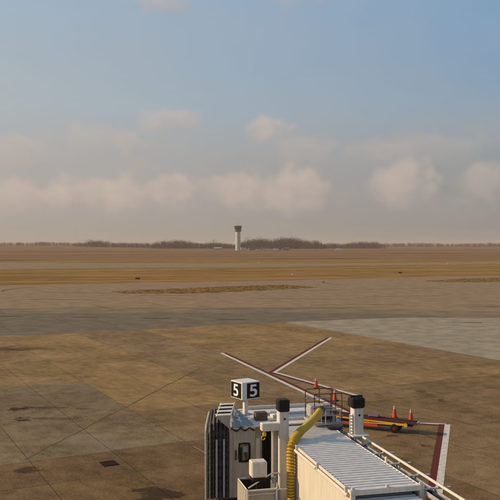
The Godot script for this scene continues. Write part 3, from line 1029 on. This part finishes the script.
	tri(st, ga + th, gb + th, gc + th, Vector3(0, 0, -1))
	quad(st, ga, gb, gb + th, ga + th, Vector3.UP)
	quad(st, ga, gc, gc + th, ga + th, Vector3(-1, -1, 0))
	quad(st, gb, gc, gc + th, gb + th, Vector3(1, 0, 0))
	obj("gusset", st, M.panel, hood)
	st = S()
	for s in [0.0, 1.0]:
		bar(st, P(-3.10 + s * 0.53, 5.385, 7.87), P(-2.54 + s * 0.53, 5.50, 9.62), 0.03, 0.04)
		bar(st, P(-2.57 + s * 0.53, 4.98, 9.5), P(-2.57 + s * 0.53, 5.47, 9.5), 0.035, 0.035)
	obj("hood_frame", st, M.white, hood)
	st = S()
	quad(st, P(-3.10, 5.36, 7.9), P(-2.57, 5.36, 7.9), P(-2.01, 5.46, 9.6), P(-2.54, 5.46, 9.6), Vector3.UP)
	obj("hood_lining", st, M.brown, hood)
	for i in 4:
		st = S()
		var w := 8.02 + i * 0.47
		box(st, P(-2.835 + (w - 7.87) * 0.32, 5.415 + i * 0.028, w), Vector3(0.56, 0.03, 0.27), 0.008)
		obj("slat", st, M.white, hood)

func make_landing(B: Node3D) -> void:
	var st: SurfaceTool
	bx("landing_floor", B, M.steel, P(-1.87, 2.42, 5.45), Vector3(1.7, 0.08, 1.3), 0.01)
	# half-height cladding round the landing
	bx("landing_panel", B, M.panel, P(-2.20, 3.04, 4.86), Vector3(1.0, 1.16, 0.04), 0.0)
	st = S()
	for u in [-2.68, -1.72]: box(st, P(u, 3.05, 4.83), Vector3(0.06, 1.24, 0.08), 0.01)
	box(st, P(-2.2, 3.63, 4.83), Vector3(0.9, 0.05, 0.08), 0.01)
	box(st, P(-2.2, 3.50, 4.835), Vector3(0.9, 0.03, 0.05), 0.0)
	obj("landing_frame", st, M.white, B)
	bx("landing_panel", B, M.panel, P(-2.70, 3.04, 5.5), Vector3(0.04, 1.16, 1.2), 0.0)
	st = S()
	tube(st, [P(-2.70, 3.67, 4.86), P(-2.70, 3.67, 6.05), P(-2.45, 3.67, 6.05)], 0.024, 8)
	tube(st, [P(-2.62, 3.70, 4.92), P(-1.62, 3.86, 5.75), P(-1.3, 3.86, 5.75)], 0.024, 8)
	tube(st, [P(-1.7, 3.60, 4.86), P(-1.35, 3.60, 4.86)], 0.024, 8)
	obj("hand_rail", st, M.white, B)
	bx("landing_panel", B, M.black, P(-2.15, 3.0, 6.0), Vector3(1.1, 1.3, 0.04), 0.0)
	# cabinet on a dark bracket
	st = S()
	box(st, P(-2.18, 4.17, 5.42), Vector3(0.52, 0.52, 0.42), 0.03)
	var cab := obj("control_cabinet", st, M.white, B)
	st = S()
	box(st, P(-2.18, 4.17, 5.205), Vector3(0.46, 0.46, 0.015), 0.006)
	obj("cabinet_door", st, M.white, cab)
	st = S()
	box(st, P(-2.18, 3.84, 5.42), Vector3(0.44, 0.14, 0.36), 0.01)
	box(st, P(-2.18, 3.1, 5.42), Vector3(0.12, 1.34, 0.12), 0.0)
	obj("cabinet_bracket", st, M.black, cab)
	bx("switch_box", B, M.steel, P(-1.62, 3.72, 5.5), Vector3(0.14, 0.2, 0.12), 0.01)
	# hoist arm beside the left column, with its yellow hook block
	st = S()
	box(st, P(-1.66, 5.42, 5.86), Vector3(0.60, 0.26, 0.30), 0.02)
	var arm := obj("hoist_arm", st, M.white, B)
	st = S()
	box(st, P(-1.86, 5.18, 5.80), Vector3(0.12, 0.14, 0.08), 0.02)
	var hk := []
	for k in 9:
		var t := PI * 1.4 * k / 8.0
		hk.append(P(-1.90 + cos(t) * 0.06, 5.06 - sin(t) * 0.06, 5.80))
	tube(st, hk, 0.018, 6)
	tube(st, [P(-1.86, 5.22, 5.80), P(-1.86, 5.32, 5.80)], 0.015, 6)
	obj("hook_block", st, M.yellow, arm)
	for u in [-1.52, -1.42]:
		bx("hoist_post", B, M.white if u < -1.5 else M.steel, P(u, 4.4, 5.95), Vector3(0.08, 1.82, 0.08), 0.01)

func make_hose(B: Node3D) -> void:
	var inv := B.transform.affine_inverse()
	var c := Curve3D.new()
	for p in [Vector3(2.50, 5.62, -27.6), Vector3(2.33, 5.50, -27.25), Vector3(2.05, 5.34, -26.8), Vector3(1.66, 5.20, -26.1), Vector3(1.42, 5.03, -25.55), Vector3(1.345, 4.70, -25.42), Vector3(1.34, 4.15, -25.4), Vector3(1.33, 3.5, -25.4), Vector3(1.37, 3.1, -25.4), Vector3(1.48, 2.5, -25.4), Vector3(1.52, 1.4, -25.4)]:
		c.add_point(inv * p)
	for i in c.point_count:
		var a := c.get_point_position(maxi(i - 1, 0))
		var b := c.get_point_position(mini(i + 1, c.point_count - 1))
		c.set_point_in(i, (a - b) * 0.17)
		c.set_point_out(i, (b - a) * 0.17)
	var L := c.get_baked_length()
	var pts := []
	var rad := []
	var cols := []
	var yel := Color(0.52, 0.34, 0.06)
	var step := 0.0055
	for i in int(L / step):
		var d := i * step
		pts.append(c.sample_baked(d))
		var low := smoothstep(1.55, 1.75, d)
		var ph := fposmod(d / 0.1, 1.0)
		var ridge := 0.5 + 0.5 * cos(ph * TAU)
		rad.append(lerpf(0.135 + 0.006 * ridge, 0.062 + 0.088 * pow(absf(sin(ph * PI)), 0.55), low))
		cols.append(yel)
	var st := S()
	tube(st, pts, rad, 16, true, cols)
	obj("air_hose", st, M.vchose, B)
	# collar where it joins the roof unit
	st = S()
	var d0: Vector3 = (pts[0] - pts[8]).normalized()
	tube(st, [pts[0] - d0 * 0.03, pts[0] + d0 * 0.12], 0.155, 16)
	obj("hose_collar", st, M.bellows, B)

func make_roof_platform(B: Node3D) -> void:
	var st: SurfaceTool
	bx("platform_base", B, M.steel, P(0.93, 5.07, 7.75), Vector3(1.15, 0.09, 1.2), 0.012)
	bx("platform_unit", B, M.steel, P(0.86, 5.24, 7.75), Vector3(0.72, 0.24, 0.7), 0.03)
	bx("platform_unit", B, M.panel, P(0.62, 5.42, 8.0), Vector3(0.32, 0.34, 0.40), 0.04)
	bx("vent_grille", B, M.black, P(0.92, 5.25, 7.39), Vector3(0.42, 0.14, 0.03), 0.0)
	bx("air_handler", B, M.steel, P(0.52, 5.50, 7.55), Vector3(0.5, 0.42, 0.5), 0.04)
	bx("air_handler", B, M.panel, P(1.12, 5.36, 8.05), Vector3(0.42, 0.5, 0.36), 0.03)
	for q in [[0.25, 1.40, 5.42, 7.02], [0.35, 1.35, 5.58, 7.18], [0.3, 1.3, 5.88, 7.95]]:
		st = S()
		tube(st, [P(q[0], q[2], q[3]), P(q[1], q[2] - 0.03, q[3])], 0.022, 6)
		obj("pipe", st, M.steel, B)
	for u in [0.3, 0.75, 1.3]:
		st = S()
		tube(st, [P(u, 5.11, 7.02), P(u, 5.62, 7.02)], 0.02, 6)
		obj("pipe_support", st, M.steel, B)
	bx("roof_hatch", B, M.black, P(1.0, 5.01, 6.75), Vector3(0.5, 0.04, 0.28), 0.008)
	# red-brown guard rail
	st = S()
	var cs := [P(0.40, 0, 7.25), P(1.45, 0, 7.25), P(1.45, 0, 8.3), P(0.40, 0, 8.3)]
	for i in 4:
		var a: Vector3 = cs[i]
		var b: Vector3 = cs[(i + 1) % 4]
		if i != 0: tube(st, [a + Vector3(0, 6.14, 0), b + Vector3(0, 6.14, 0)], 0.017, 6)
		if i != 0: tube(st, [a + Vector3(0, 5.65, 0), b + Vector3(0, 5.65, 0)], 0.014, 6)
	tube(st, [cs[0] + Vector3(0, 6.14, 0), cs[1] + Vector3(0, 6.14, 0)], 0.017, 6)
	obj("guard_rail", st, M.rail, B)
	for c in [cs[0], cs[1], cs[2], cs[3], P(1.02, 0, 7.25), P(1.2, 0, 7.25), P(0.95, 0, 8.3)]:
		st = S()
		tube(st, [c + Vector3(0, 5.10, 0), c + Vector3(0, 6.14, 0)], 0.019, 6)
		obj("rail_post", st, M.rail, B)
	st = S()
	tube(st, [P(0.30, 5.72, 7.1), P(1.3, 5.66, 7.1)], 0.017, 6)
	tube(st, [P(0.30, 5.1, 7.1), P(0.30, 5.72, 7.1)], 0.014, 6)
	tube(st, [P(0.62, 5.1, 7.1), P(0.62, 5.70, 7.1)], 0.014, 6)
	obj("grab_rail", st, M.steel, B)

func make_gate_sign() -> void:
	var G := base("gate_sign", Vector3(-0.18, 4.97, -30.0), deg_to_rad(34.0))
	tag(G, "white box sign with black panels reading 5 on a post above the cab", "sign")
	var st := S()
	box(st, Vector3(0, 0.32, 0), Vector3(0.16, 0.66, 0.16), 0.012)
	obj("post", st, M.signwhite, G)
	st = S()
	box(st, Vector3(0, 0.02, 0), Vector3(0.4, 0.05, 0.4), 0.01)
	obj("base_plate", st, M.steel, G)
	st = S()
	box(st, Vector3(0, 0.99, 0), Vector3(0.82, 0.66, 0.82), 0.015)
	obj("sign_box", st, M.signwhite, G)
	var font := SystemFont.new()
	font.font_names = PackedStringArray(["Droid Sans"])
	font.font_weight = 700
	# local +z is the right-hand face after the turn, -x the left-hand one
	for k in 4:
		var b := Basis(Vector3.UP, -PI * 0.5 * k)
		var shift := 0.09 if k == 0 else (-0.02 if k == 1 else 0.0)
		var wd := 0.58 if k == 0 else 0.70
		var pm := MeshInstance3D.new()
		var s2 := S()
		box(s2, b * Vector3(shift, 0.99, 0.415), Vector3(wd, 0.58, 0.012) if k % 2 == 0 else Vector3(0.012, 0.58, wd), 0.002)
		var face := obj("face_panel", s2, M.ink, G)
		var tm := TextMesh.new()
		tm.text = "5"
		tm.font = font
		tm.font_size = 64
		tm.pixel_size = 0.0098
		tm.depth = 0.008
		pm.mesh = tm
		pm.material_override = M.digit
		pm.name = "digit"
		face.add_child(pm, true)
		pm.transform = Transform3D(b * Basis().scaled(Vector3(1.12, 1.0, 1.0)), b * Vector3(shift, 0.985, 0.425))

# ---------------------------------------------------------------- ground equipment
func make_cone_proto() -> Node3D:
	var C := base("traffic_cone")
	var st := S()
	box(st, Vector3(0, 0.025, 0), Vector3(0.44, 0.05, 0.44), 0.012)
	obj("base", st, M.rubber, C)
	st = S()
	lathe(st, [Vector2(0.175, 0.05), Vector2(0.165, 0.08), Vector2(0.045, 0.85), Vector2(0.035, 0.87), Vector2(0.0, 0.87)], 20)
	obj("body", st, M.orange, C)
	st = S()
	lathe(st, [Vector2(0.086, 0.60), Vector2(0.089, 0.605), Vector2(0.054, 0.83), Vector2(0.05, 0.83)], 20)
	obj("reflective_collar", st, M.reflect, C)
	return C

func make_cones() -> void:
	var proto := make_cone_proto()
	var sp := [[5.35, 62.6, "orange traffic cone standing alone beside the forked red and white lines"],
		[6.3, 57.5, "orange traffic cone seen behind the red-brown guard rail of the bridge"],
		[9.65, 51.7, "orange cone with pale collar behind the middle of the belt loader"],
		[10.5, 50.5, "orange cone behind the wheel end of the belt loader"]]
	for i in sp.size():
		var c: Node3D = proto if i == 0 else proto.duplicate()
		if i > 0:
			c.name = numbered("traffic_cone")
			add_child(c)
		c.position = Vector3(sp[i][0], 0.014, -sp[i][1])
		c.rotation.y = i * 0.7
		tag(c, sp[i][2], "traffic cone", "traffic cones on the apron")

func make_loader() -> void:
	# lies along local x; +x is the end with the visible wheel
	var L := base("belt_loader", Vector3(7.47, 0, -48.73), -0.45)
	tag(L, "low belt loader with dark red deck and yellow side rails parked on the apron", "belt loader")
	var st := S()
	box(st, Vector3(-0.3, 0.42, 0), Vector3(4.6, 0.16, 0.62), 0.03)
	obj("chassis", st, M.black, L)
	st = S()
	var tilt := Basis(Vector3(0, 0, 1), -0.02)
	for s in [-0.33, 0.33]: box(st, Vector3(0, 0.73, s), Vector3(6.3, 0.13, 0.06), 0.012, tilt)
	for x in [-3.1, 3.1]: box(st, Vector3(x, 0.73 - x * 0.02, 0), Vector3(0.10, 0.12, 0.58), 0.01, tilt)
	obj("conveyor_frame", st, M.maroon, L)
	st = S()
	box(st, Vector3(0, 0.745, 0), Vector3(6.0, 0.05, 0.56), 0.01, tilt)
	obj("conveyor_belt", st, M.rubber, L)
	for e in [-3.12, 3.12]:
		st = S()
		tube(st, [Vector3(e, 0.73 - e * 0.02, -0.29), Vector3(e, 0.73 - e * 0.02, 0.29)], 0.07, 12)
		obj("roller", st, M.steel, L)
	# yellow side rails that cross under the deck
	for s in [-0.38, 0.38]:
		st = S()
		bar(st, Vector3(-2.8, 0.66, s), Vector3(2.55, 0.56, s), 0.03, 0.09, 0.006)
		obj("side_rail", st, M.yellow, L)
		st = S()
		bar(st, Vector3(-1.0, 0.44, s + signf(s) * 0.03), Vector3(2.3, 0.53, s + signf(s) * 0.03), 0.03, 0.07, 0.006)
		obj("side_rail", st, M.yellow, L)
		st = S()
		box(st, Vector3(-0.3, 0.52, s + signf(s) * 0.01), Vector3(0.9, 0.08, 0.03), 0.006)
		obj("hose_tray", st, M.green, L)
		st = S()
		box(st, Vector3(-0.7, 0.33, s + signf(s) * 0.02), Vector3(2.8, 0.15, 0.05), 0.015)
		obj("bumper", st, M.red, L)
	for x in [-2.05, 1.75]:
		for s in [-0.36, 0.36]:
			st = S()
			lathe(st, [Vector2(0.0, -0.09), Vector2(0.15, -0.09), Vector2(0.16, -0.10), Vector2(0.25, -0.09), Vector2(0.28, -0.05), Vector2(0.28, 0.05), Vector2(0.25, 0.09), Vector2(0.16, 0.10), Vector2(0.15, 0.09), Vector2(0.0, 0.09)], 22, Vector3(x, 0.28, s), Basis(Vector3(1, 0, 0), Vector3(0, 0, 1), Vector3(0, -1, 0)))
			var wh := obj("wheel", st, M.rubber, L)
			st = S()
			tube(st, [Vector3(x, 0.28, s + signf(s) * 0.085), Vector3(x, 0.28, s + signf(s) * 0.105)], 0.12, 12)
			obj("rim", st, M.maroon, wh)
	st = S()
	tube(st, [Vector3(2.45, 0.54, 0.34), Vector3(2.45, 0.54, 0.44)], 0.12, 14)
	obj("reflector", st, M.yellow, L)
	st = S()
	box(st, Vector3(2.6, 0.54, 0), Vector3(0.5, 0.18, 0.6), 0.03)
	obj("end_frame", st, M.black, L)
	st = S()
	box(st, Vector3(0.35, 0.85, 0.0), Vector3(0.7, 0.16, 0.38), 0.06)
	obj("cushion", st, M.purple, L)
	st = S()
	tube(st, [Vector3(-0.55, 0.7, -0.36), Vector3(-0.55, 1.2, -0.36)], 0.025, 8)
	box(st, Vector3(-0.55, 1.25, -0.36), Vector3(0.11, 0.16, 0.11), 0.03)
	obj("beacon_post", st, M.black, L)

func make_hatch() -> void:
	var o := base("drain_cover", Vector3(-7.45, 0.004, -40.9), deg_to_rad(27.3))
	tag(o, "square rusty iron drain cover set in the concrete at lower left", "drain cover")
	var st := S()
	box(st, Vector3(0, 0.008, 0), Vector3(0.82, 0.016, 0.95), 0.006)
	obj("frame", st, M.iron, o)
	for i in 2:
		st = S()
		box(st, Vector3(-0.19 + i * 0.38, 0.018, 0), Vector3(0.36, 0.016, 0.86), 0.004)
		obj("cover_plate", st, M.iron, o)

# ---------------------------------------------------------------- far things
func gy(x: float, z: float) -> float:
	return -0.06 + ground_height(x, z)

func make_tower() -> void:
	var x := -23.2
	var z := 1500.0
	var T := base("control_tower", Vector3(x, gy(x, z), -z), 0.3)
	tag(T, "tall pale air traffic control tower with dark glazed cab on the horizon", "control tower")
	var st := S()
	lathe(st, [Vector2(5.6, 0.0), Vector2(5.3, 0.6), Vector2(4.7, 36.0), Vector2(0.0, 36.0)], 8)
	obj("shaft", st, M.shaft, T)
	st = S()
	lathe(st, [Vector2(4.7, 35.4), Vector2(7.2, 37.6), Vector2(7.2, 38.8), Vector2(0.0, 38.8)], 8)
	obj("gallery", st, M.wallgrey, T)
	st = S()
	for k in 8: tube(st, [Vector3(cos(TAU * k / 8.0) * 7.0, 39.9, sin(TAU * k / 8.0) * 7.0), Vector3(cos(TAU * (k + 1) / 8.0) * 7.0, 39.9, sin(TAU * (k + 1) / 8.0) * 7.0)], 0.12, 4)
	obj("gallery_rail", st, M.steel, T)
	st = S()
	lathe(st, [Vector2(5.6, 38.8), Vector2(5.7, 40.4), Vector2(7.0, 44.4), Vector2(0.0, 44.4)], 8)
	var cab := obj("cab_glazing", st, M.glass, T)
	for k in 8:
		st = S()
		var t := TAU * k / 8.0
		bar(st, Vector3(cos(t) * 5.75, 40.0, sin(t) * 5.75), Vector3(cos(t) * 7.08, 44.4, sin(t) * 7.08), 0.35, 0.35)
		obj("mullion", st, M.darkroof, cab)
	st = S()
	lathe(st, [Vector2(7.3, 44.4), Vector2(7.7, 44.9), Vector2(7.6, 46.6), Vector2(6.4, 47.4), Vector2(0.0, 47.6)], 8)
	obj("roof", st, M.darkroof, T)
	for q in [[-2.0, 4.5], [1.5, 6.0], [3.5, 3.0]]:
		st = S()
		tube(st, [Vector3(q[0], 47.2, 0.5), Vector3(q[0], 47.4 + q[1], 0.5)], [0.16, 0.06], 5)
		obj("antenna", st, M.steel, T)
	for k in 5:
		st = S()
		box(st, Vector3(0, 6.0 + k * 6.2, 5.15 - (6.0 + k * 6.2) * 0.0165), Vector3(1.0, 1.6, 0.5), 0.05)
		obj("window", st, M.glass, T)
	st = S()
	box(st, Vector3(8.5, 2.6, 2.0), Vector3(11, 5.2, 12), 0.1)
	obj("base_building", st, M.wallpale, T)

func make_building(called: String, label: String, x: float, z: float, w: float, h: float, d: float, rise: float, wall: Material, roofm: Material, wins: int, turn := 0.0) -> void:
	var b := base(called, Vector3(x, gy(x, z), -z), turn)
	tag(b, label, "building", "low airfield buildings round the tower")
	var st := S()
	box(st, Vector3(0, h * 0.5, 0), Vector3(w, h, d), 0.0)
	obj("wall", st, wall, b)
	st = S()
	var hw := w * 0.5 + 0.5
	var hd := d * 0.5 + 0.5
	var y0 := h + 0.02
	var a := Vector3(-hw, y0, hd)
	var c := Vector3(hw, y0, hd)
	var e := Vector3(-hw, y0, -hd)
	var f := Vector3(hw, y0, -hd)
	var r0 := Vector3(-hw, y0 + rise, 0)
	var r1 := Vector3(hw, y0 + rise, 0)
	quad(st, a, c, r1, r0, Vector3(0, 1, 1))
	quad(st, e, f, r1, r0, Vector3(0, 1, -1))
	tri(st, a, e, r0, Vector3(-1, 0, 0))
	tri(st, c, f, r1, Vector3(1, 0, 0))
	quad(st, a, c, f, e, Vector3.DOWN)
	obj("roof", st, roofm, b)
	for i in wins:
		st = S()
		var wx := (i + 0.5) / wins * w - w * 0.5
		box(st, Vector3(wx, h * 0.55, d * 0.5 + 0.06), Vector3(w / wins * 0.45, h * 0.4, 0.12), 0.0)
		obj("window" if i != wins / 2 else "door", st, M.glass if i != wins / 2 else M.wallgrey, b)

func make_truck(called: String, label: String, x: float, z: float, ln: float, h: float, turn: float) -> void:
	var b := base(called, Vector3(x, gy(x, z), -z), turn)
	tag(b, label, "truck" if ln > 6.0 else "van", "white vehicles far across the field")
	var st := S()
	box(st, Vector3(ln * 0.1, h * 0.58, 0), Vector3(ln * 0.8, h * 0.72, 2.5), 0.1)
	obj("body", st, M.signwhite, b)
	st = S()
	box(st, Vector3(-ln * 0.4, h * 0.45, 0), Vector3(ln * 0.19, h * 0.5, 2.3), 0.2)
	var cab := obj("cab", st, M.signwhite, b)
	st = S()
	box(st, Vector3(-ln * 0.42, h * 0.58, 0), Vector3(ln * 0.16, h * 0.18, 2.34), 0.05)
	obj("window", st, M.glass, cab)
	for wx in [-0.38, 0.3]:
		for s in [-1.1, 1.1]:
			st = S()
			tube(st, [Vector3(wx * ln, 0.5, s - 0.15), Vector3(wx * ln, 0.5, s + 0.15)], 0.5, 12)
			obj("wheel", st, M.rubber, b)

func make_field_things() -> void:
	make_building("low_building", "small pale flat building left of the control tower", -62.0, 1490.0, 14.0, 4.6, 9.0, 1.0, M.wallpale, M.wallpale, 4)
	make_building("low_building", "long dark-roofed building just right of the control tower", 7.0, 1540.0, 19.0, 4.4, 10.0, 3.6, M.wallgrey, M.darkroof, 6, 0.1)
	make_building("low_building", "second dark-roofed building right of the control tower", 27.0, 1510.0, 15.0, 3.6, 9.0, 3.0, M.wallpale, M.darkroof, 5, -0.1)
	make_building("low_building", "dark gabled house behind a white van, third building right of the tower", 54.0, 1520.0, 12.0, 3.4, 9.0, 3.6, M.wallgrey, M.darkroof, 3, 0.2)
	make_building("low_building", "rightmost small brown shed of the buildings by the tower", 72.0, 1530.0, 11.0, 2.8, 8.0, 2.4, M.wallgrey, M.brown, 2, -0.1)
	make_truck("parked_van", "white van parked by the long dark-roofed building", 13.0, 1470.0, 5.4, 2.4, 0.2)
	make_truck("parked_van", "white van parked by the second dark-roofed building", 33.0, 1470.0, 5.2, 2.3, 0.0)
	make_truck("box_truck", "white box truck parked in front of the dark gabled house", 50.5, 1460.0, 8.0, 3.4, -0.1)
	make_truck("box_truck", "long white box truck standing alone in the field right of the buildings", 161.0, 1400.0, 13.0, 4.4, 0.1)
	# guidance sign boards seen from behind
	for q in [[-38.0, 262.0, "brown-backed guidance sign in the grass above the long paving island"], [62.0, 320.0, "brown-backed guidance sign at the taxiway edge right of centre"]]:
		var g := base("guidance_sign", Vector3(q[0], gy(q[0], q[1]), -q[1]), 0.15)
		tag(g, q[2], "sign", "guidance signs beside the taxiway")
		var st := S()
		box(st, Vector3(0, 0.55, 0), Vector3(1.6, 0.6, 0.22), 0.03)
		obj("panel", st, M.brown, g)
		for s in [-0.7, 0.7]:
			st = S()
			tube(st, [Vector3(s, 0.0, 0), Vector3(s, 0.3, 0)], 0.05, 8)
			obj("leg", st, M.steel, g)
	for q in [[16.3, 297.0, "small white marker light at the grass edge near the middle"], [120.0, 470.0, "small white marker light far off in the grass at right"], [-150.0, 470.0, "small white marker light at the far left of the field"], [5.8, 505.0, "small white marker light beyond the golden grass below the tower"]]:
		var g := base("marker_light", Vector3(q[0], gy(q[0], q[1]), -q[1]))
		tag(g, q[2], "marker light", "marker lights in the airfield grass")
		var st := S()
		tube(st, [Vector3(0, 0, 0), Vector3(0, 0.4, 0)], 0.06, 8)
		obj("stem", st, M.steel, g)
		st = S()
		box(st, Vector3(0, 0.66, 0), Vector3(0.75, 0.55, 0.5), 0.08)
		obj("housing", st, M.signwhite, g)

# a bare winter tree: trunk, limbs and many small twig flakes
func bare_tree(st: SurfaceTool, at: Vector3, h: float, wd: float, r: RandomNumberGenerator, n: int, c0: Color, c1: Color, evergreen := false) -> void:
	tube(st, [at, at + Vector3(r.randf_range(-0.3, 0.3), h * 0.45, 0), at + Vector3(r.randf_range(-0.5, 0.5), h * 0.85, 0)], [h * 0.022, h * 0.014, h * 0.004], 5, false, [c0, c0, c0])
	for i in 7:
		var t := r.randf() * TAU
		var y0 := h * r.randf_range(0.25, 0.6)
		var tip := at + Vector3(cos(t) * wd * r.randf_range(0.5, 0.95), y0 + h * r.randf_range(0.15, 0.4), sin(t) * wd * r.randf_range(0.5, 0.95))
		tube(st, [at + Vector3(0, y0, 0), tip], [h * 0.009, h * 0.003], 4, false, [c0, c0])
	for i in n:
		var v := Vector3(r.randfn(), r.randfn(), r.randfn()).normalized() * pow(r.randf(), 0.42)
		var y := h * 0.57 + v.y * h * 0.42
		var k := 1.0
		if evergreen:
			y = h * r.randf_range(0.08, 1.0)
			k = 1.05 - y / h
		elif i % 5 < 2:                      # brush and low limbs
			y = h * r.randf_range(0.02, 0.42)
			k = 1.3
		var p := at + Vector3(v.x * wd * k, y, v.z * wd * k)
		var a := Vector3(r.randfn(), r.randfn() + 0.3, r.randfn()).normalized() * r.randf_range(0.35, 1.1) * h / 17.0
		var b := Vector3(r.randfn(), r.randfn(), r.randfn()).normalized() * r.randf_range(0.25, 0.7) * h / 17.0
		tri(st, p - a, p + a, p + b, a.cross(b).normalized(), c0.lerp(c1, r.randf()))

func make_woods() -> void:
	var r := RandomNumberGenerator.new()
	r.seed = 123
	var bark := Color(0.034, 0.029, 0.027)
	var twig := Color(0.085, 0.070, 0.062)
	# left and right ends and distance, tree heights, count, label
	for q in [[-1010.0, -620.0, 3050.0, 14.0, 19.0, 300, "thin pale far wood along the horizon at far left"],
		[-510.0, -290.0, 2350.0, 15.0, 24.0, 300, "rounded hazy wood left of the control tower"],
		[-250.0, -30.0, 2000.0, 16.0, 23.0, 310, "dark bare wood just left of the control tower"],
		[-40.0, 185.0, 1950.0, 19.0, 29.0, 320, "tall bare wood rising behind the buildings"],
		[185.0, 350.0, 2050.0, 15.0, 22.0, 240, "bare wood right of the dark evergreen"],
		[440.0, 1080.0, 3100.0, 14.0, 20.0, 450, "thin far wood along the horizon at far right"],
		[-1350.0, 1350.0, 3300.0, 14.0, 18.0, 900, "faint continuous wood behind the nearer woods"]]:
		var st := S()
		for i in q[5]:
			var x := lerpf(q[0], q[1], (i + r.randf()) / q[5])
			var z: float = q[2] + r.randf_range(-110.0, 110.0)
			var f: float = (x - q[0]) / (q[1] - q[0])
			var edge := smoothstep(0.0, 0.12, f) * smoothstep(1.0, 0.9, f)
			var h := lerpf(q[3], q[4], r.randf()) * (0.6 + 0.4 * edge)
			h *= 0.92 + (0.2 if q[2] < 2500.0 else 0.08) * sin(x * 0.021) + 0.1 * sin(x * 0.067 + 1.0)
			if i % 3 == 0: h *= 0.5                      # saplings and scrub under the tall ones
			bare_tree(st, Vector3(x, gy(x, z), -z), h, h * r.randf_range(0.38, 0.62), r, 170, bark, twig)
		var o := obj("bare_wood", st, M.twig)
		tag(o, q[6], "wood", "woods on the horizon", "stuff")
	for q in [[-5.0, 1850.0, 31.0, 0.30, "tallest bare tree on the skyline right behind the tower"], [24.0, 1860.0, 30.0, 0.33, "tall bare tree on the skyline above the dark-roofed buildings"], [-88.0, 1880.0, 26.0, 0.36, "broad bare tree behind the small pale building"], [160.0, 1860.0, 23.0, 0.4, "spreading bare tree left of the dark evergreen"]]:
		var t := base("bare_tree", Vector3(q[0], gy(q[0], q[1]), -q[1]))
		tag(t, q[4], "tree", "bare trees on the skyline")
		split_tree(t, q[2], q[2] * q[3], r, 180, bark, twig, false)
	for q in [[164.0, 1780.0, 15.0, 0.30, "dark evergreen tree, the taller one, at the edge of the wood"], [171.0, 1790.0, 11.0, 0.36, "dark evergreen tree, the shorter one, at the edge of the wood"]]:
		var t := base("evergreen_tree", Vector3(q[0], gy(q[0], q[1]), -q[1]))
		tag(t, q[4], "tree", "dark evergreens at the wood's edge")
		split_tree(t, q[2], q[2] * q[3], r, 420, Color(0.022, 0.030, 0.018), Color(0.045, 0.055, 0.034), true)

func split_tree(t: Node3D, h: float, wd: float, r: RandomNumberGenerator, n: int, c0: Color, c1: Color, ev: bool) -> void:
	var st := S()
	tube(st, [Vector3.ZERO, Vector3(0.2, h * 0.45, 0), Vector3(-0.2, h * 0.85, 0)], [h * 0.024, h * 0.014, h * 0.004], 6, false, [c0, c0, c0])
	obj("trunk", st, M.twig, t)
	st = S()
	bare_tree(st, Vector3.ZERO, h, wd, r, n, c0, c1, ev)
	obj("crown", st, M.twig, t)

# ---------------------------------------------------------------- main
func _ready() -> void:
	var cam := Camera3D.new()
	cam.name = "camera"
	cam.position = Vector3(0, 11.5, 0)
	cam.rotation_degrees = Vector3(-0.30, 0, 0)
	cam.fov = 35.75
	cam.near = 0.1
	cam.far = 12000.0
	add_child(cam)
	cam.current = true
	var env := Environment.new()
	env.background_mode = Environment.BG_SKY
	var sm := PanoramaSkyMaterial.new()
	sm.panorama = sky_texture()
	var sky := Sky.new()
	sky.sky_material = sm
	env.sky = sky
	env.tonemap_mode = Environment.TONE_MAPPER_LINEAR
	env.tonemap_exposure = 1.0
	env.sdfgi_enabled = true
	env.ssao_enabled = true
	env.ssil_enabled = true
	env.fog_enabled = true
	env.fog_density = 0.00012
	env.fog_light_color = Color8(166, 152, 140)
	var we := WorldEnvironment.new()
	we.environment = env
	add_child(we)
	var sun := DirectionalLight3D.new()
	sun.name = "sun"
	sun.light_energy = 1.45
	sun.light_angular_distance = 0.8
	sun.light_color = Color(1.0, 0.88, 0.70)
	sun.shadow_enabled = true
	add_child(sun)
	sun.look_at_from_position(Vector3(-50, 21.5, -6), Vector3.ZERO)
	print("sky done")
	make_materials()
	make_ground()
	make_apron()
	make_pavements()
	make_grass_islands()
	print("setting done")
	make_bridge()
	make_gate_sign()
	make_tower()
	make_field_things()
	make_woods()
	make_cones()
	make_loader()
	make_hatch()
	print("done")
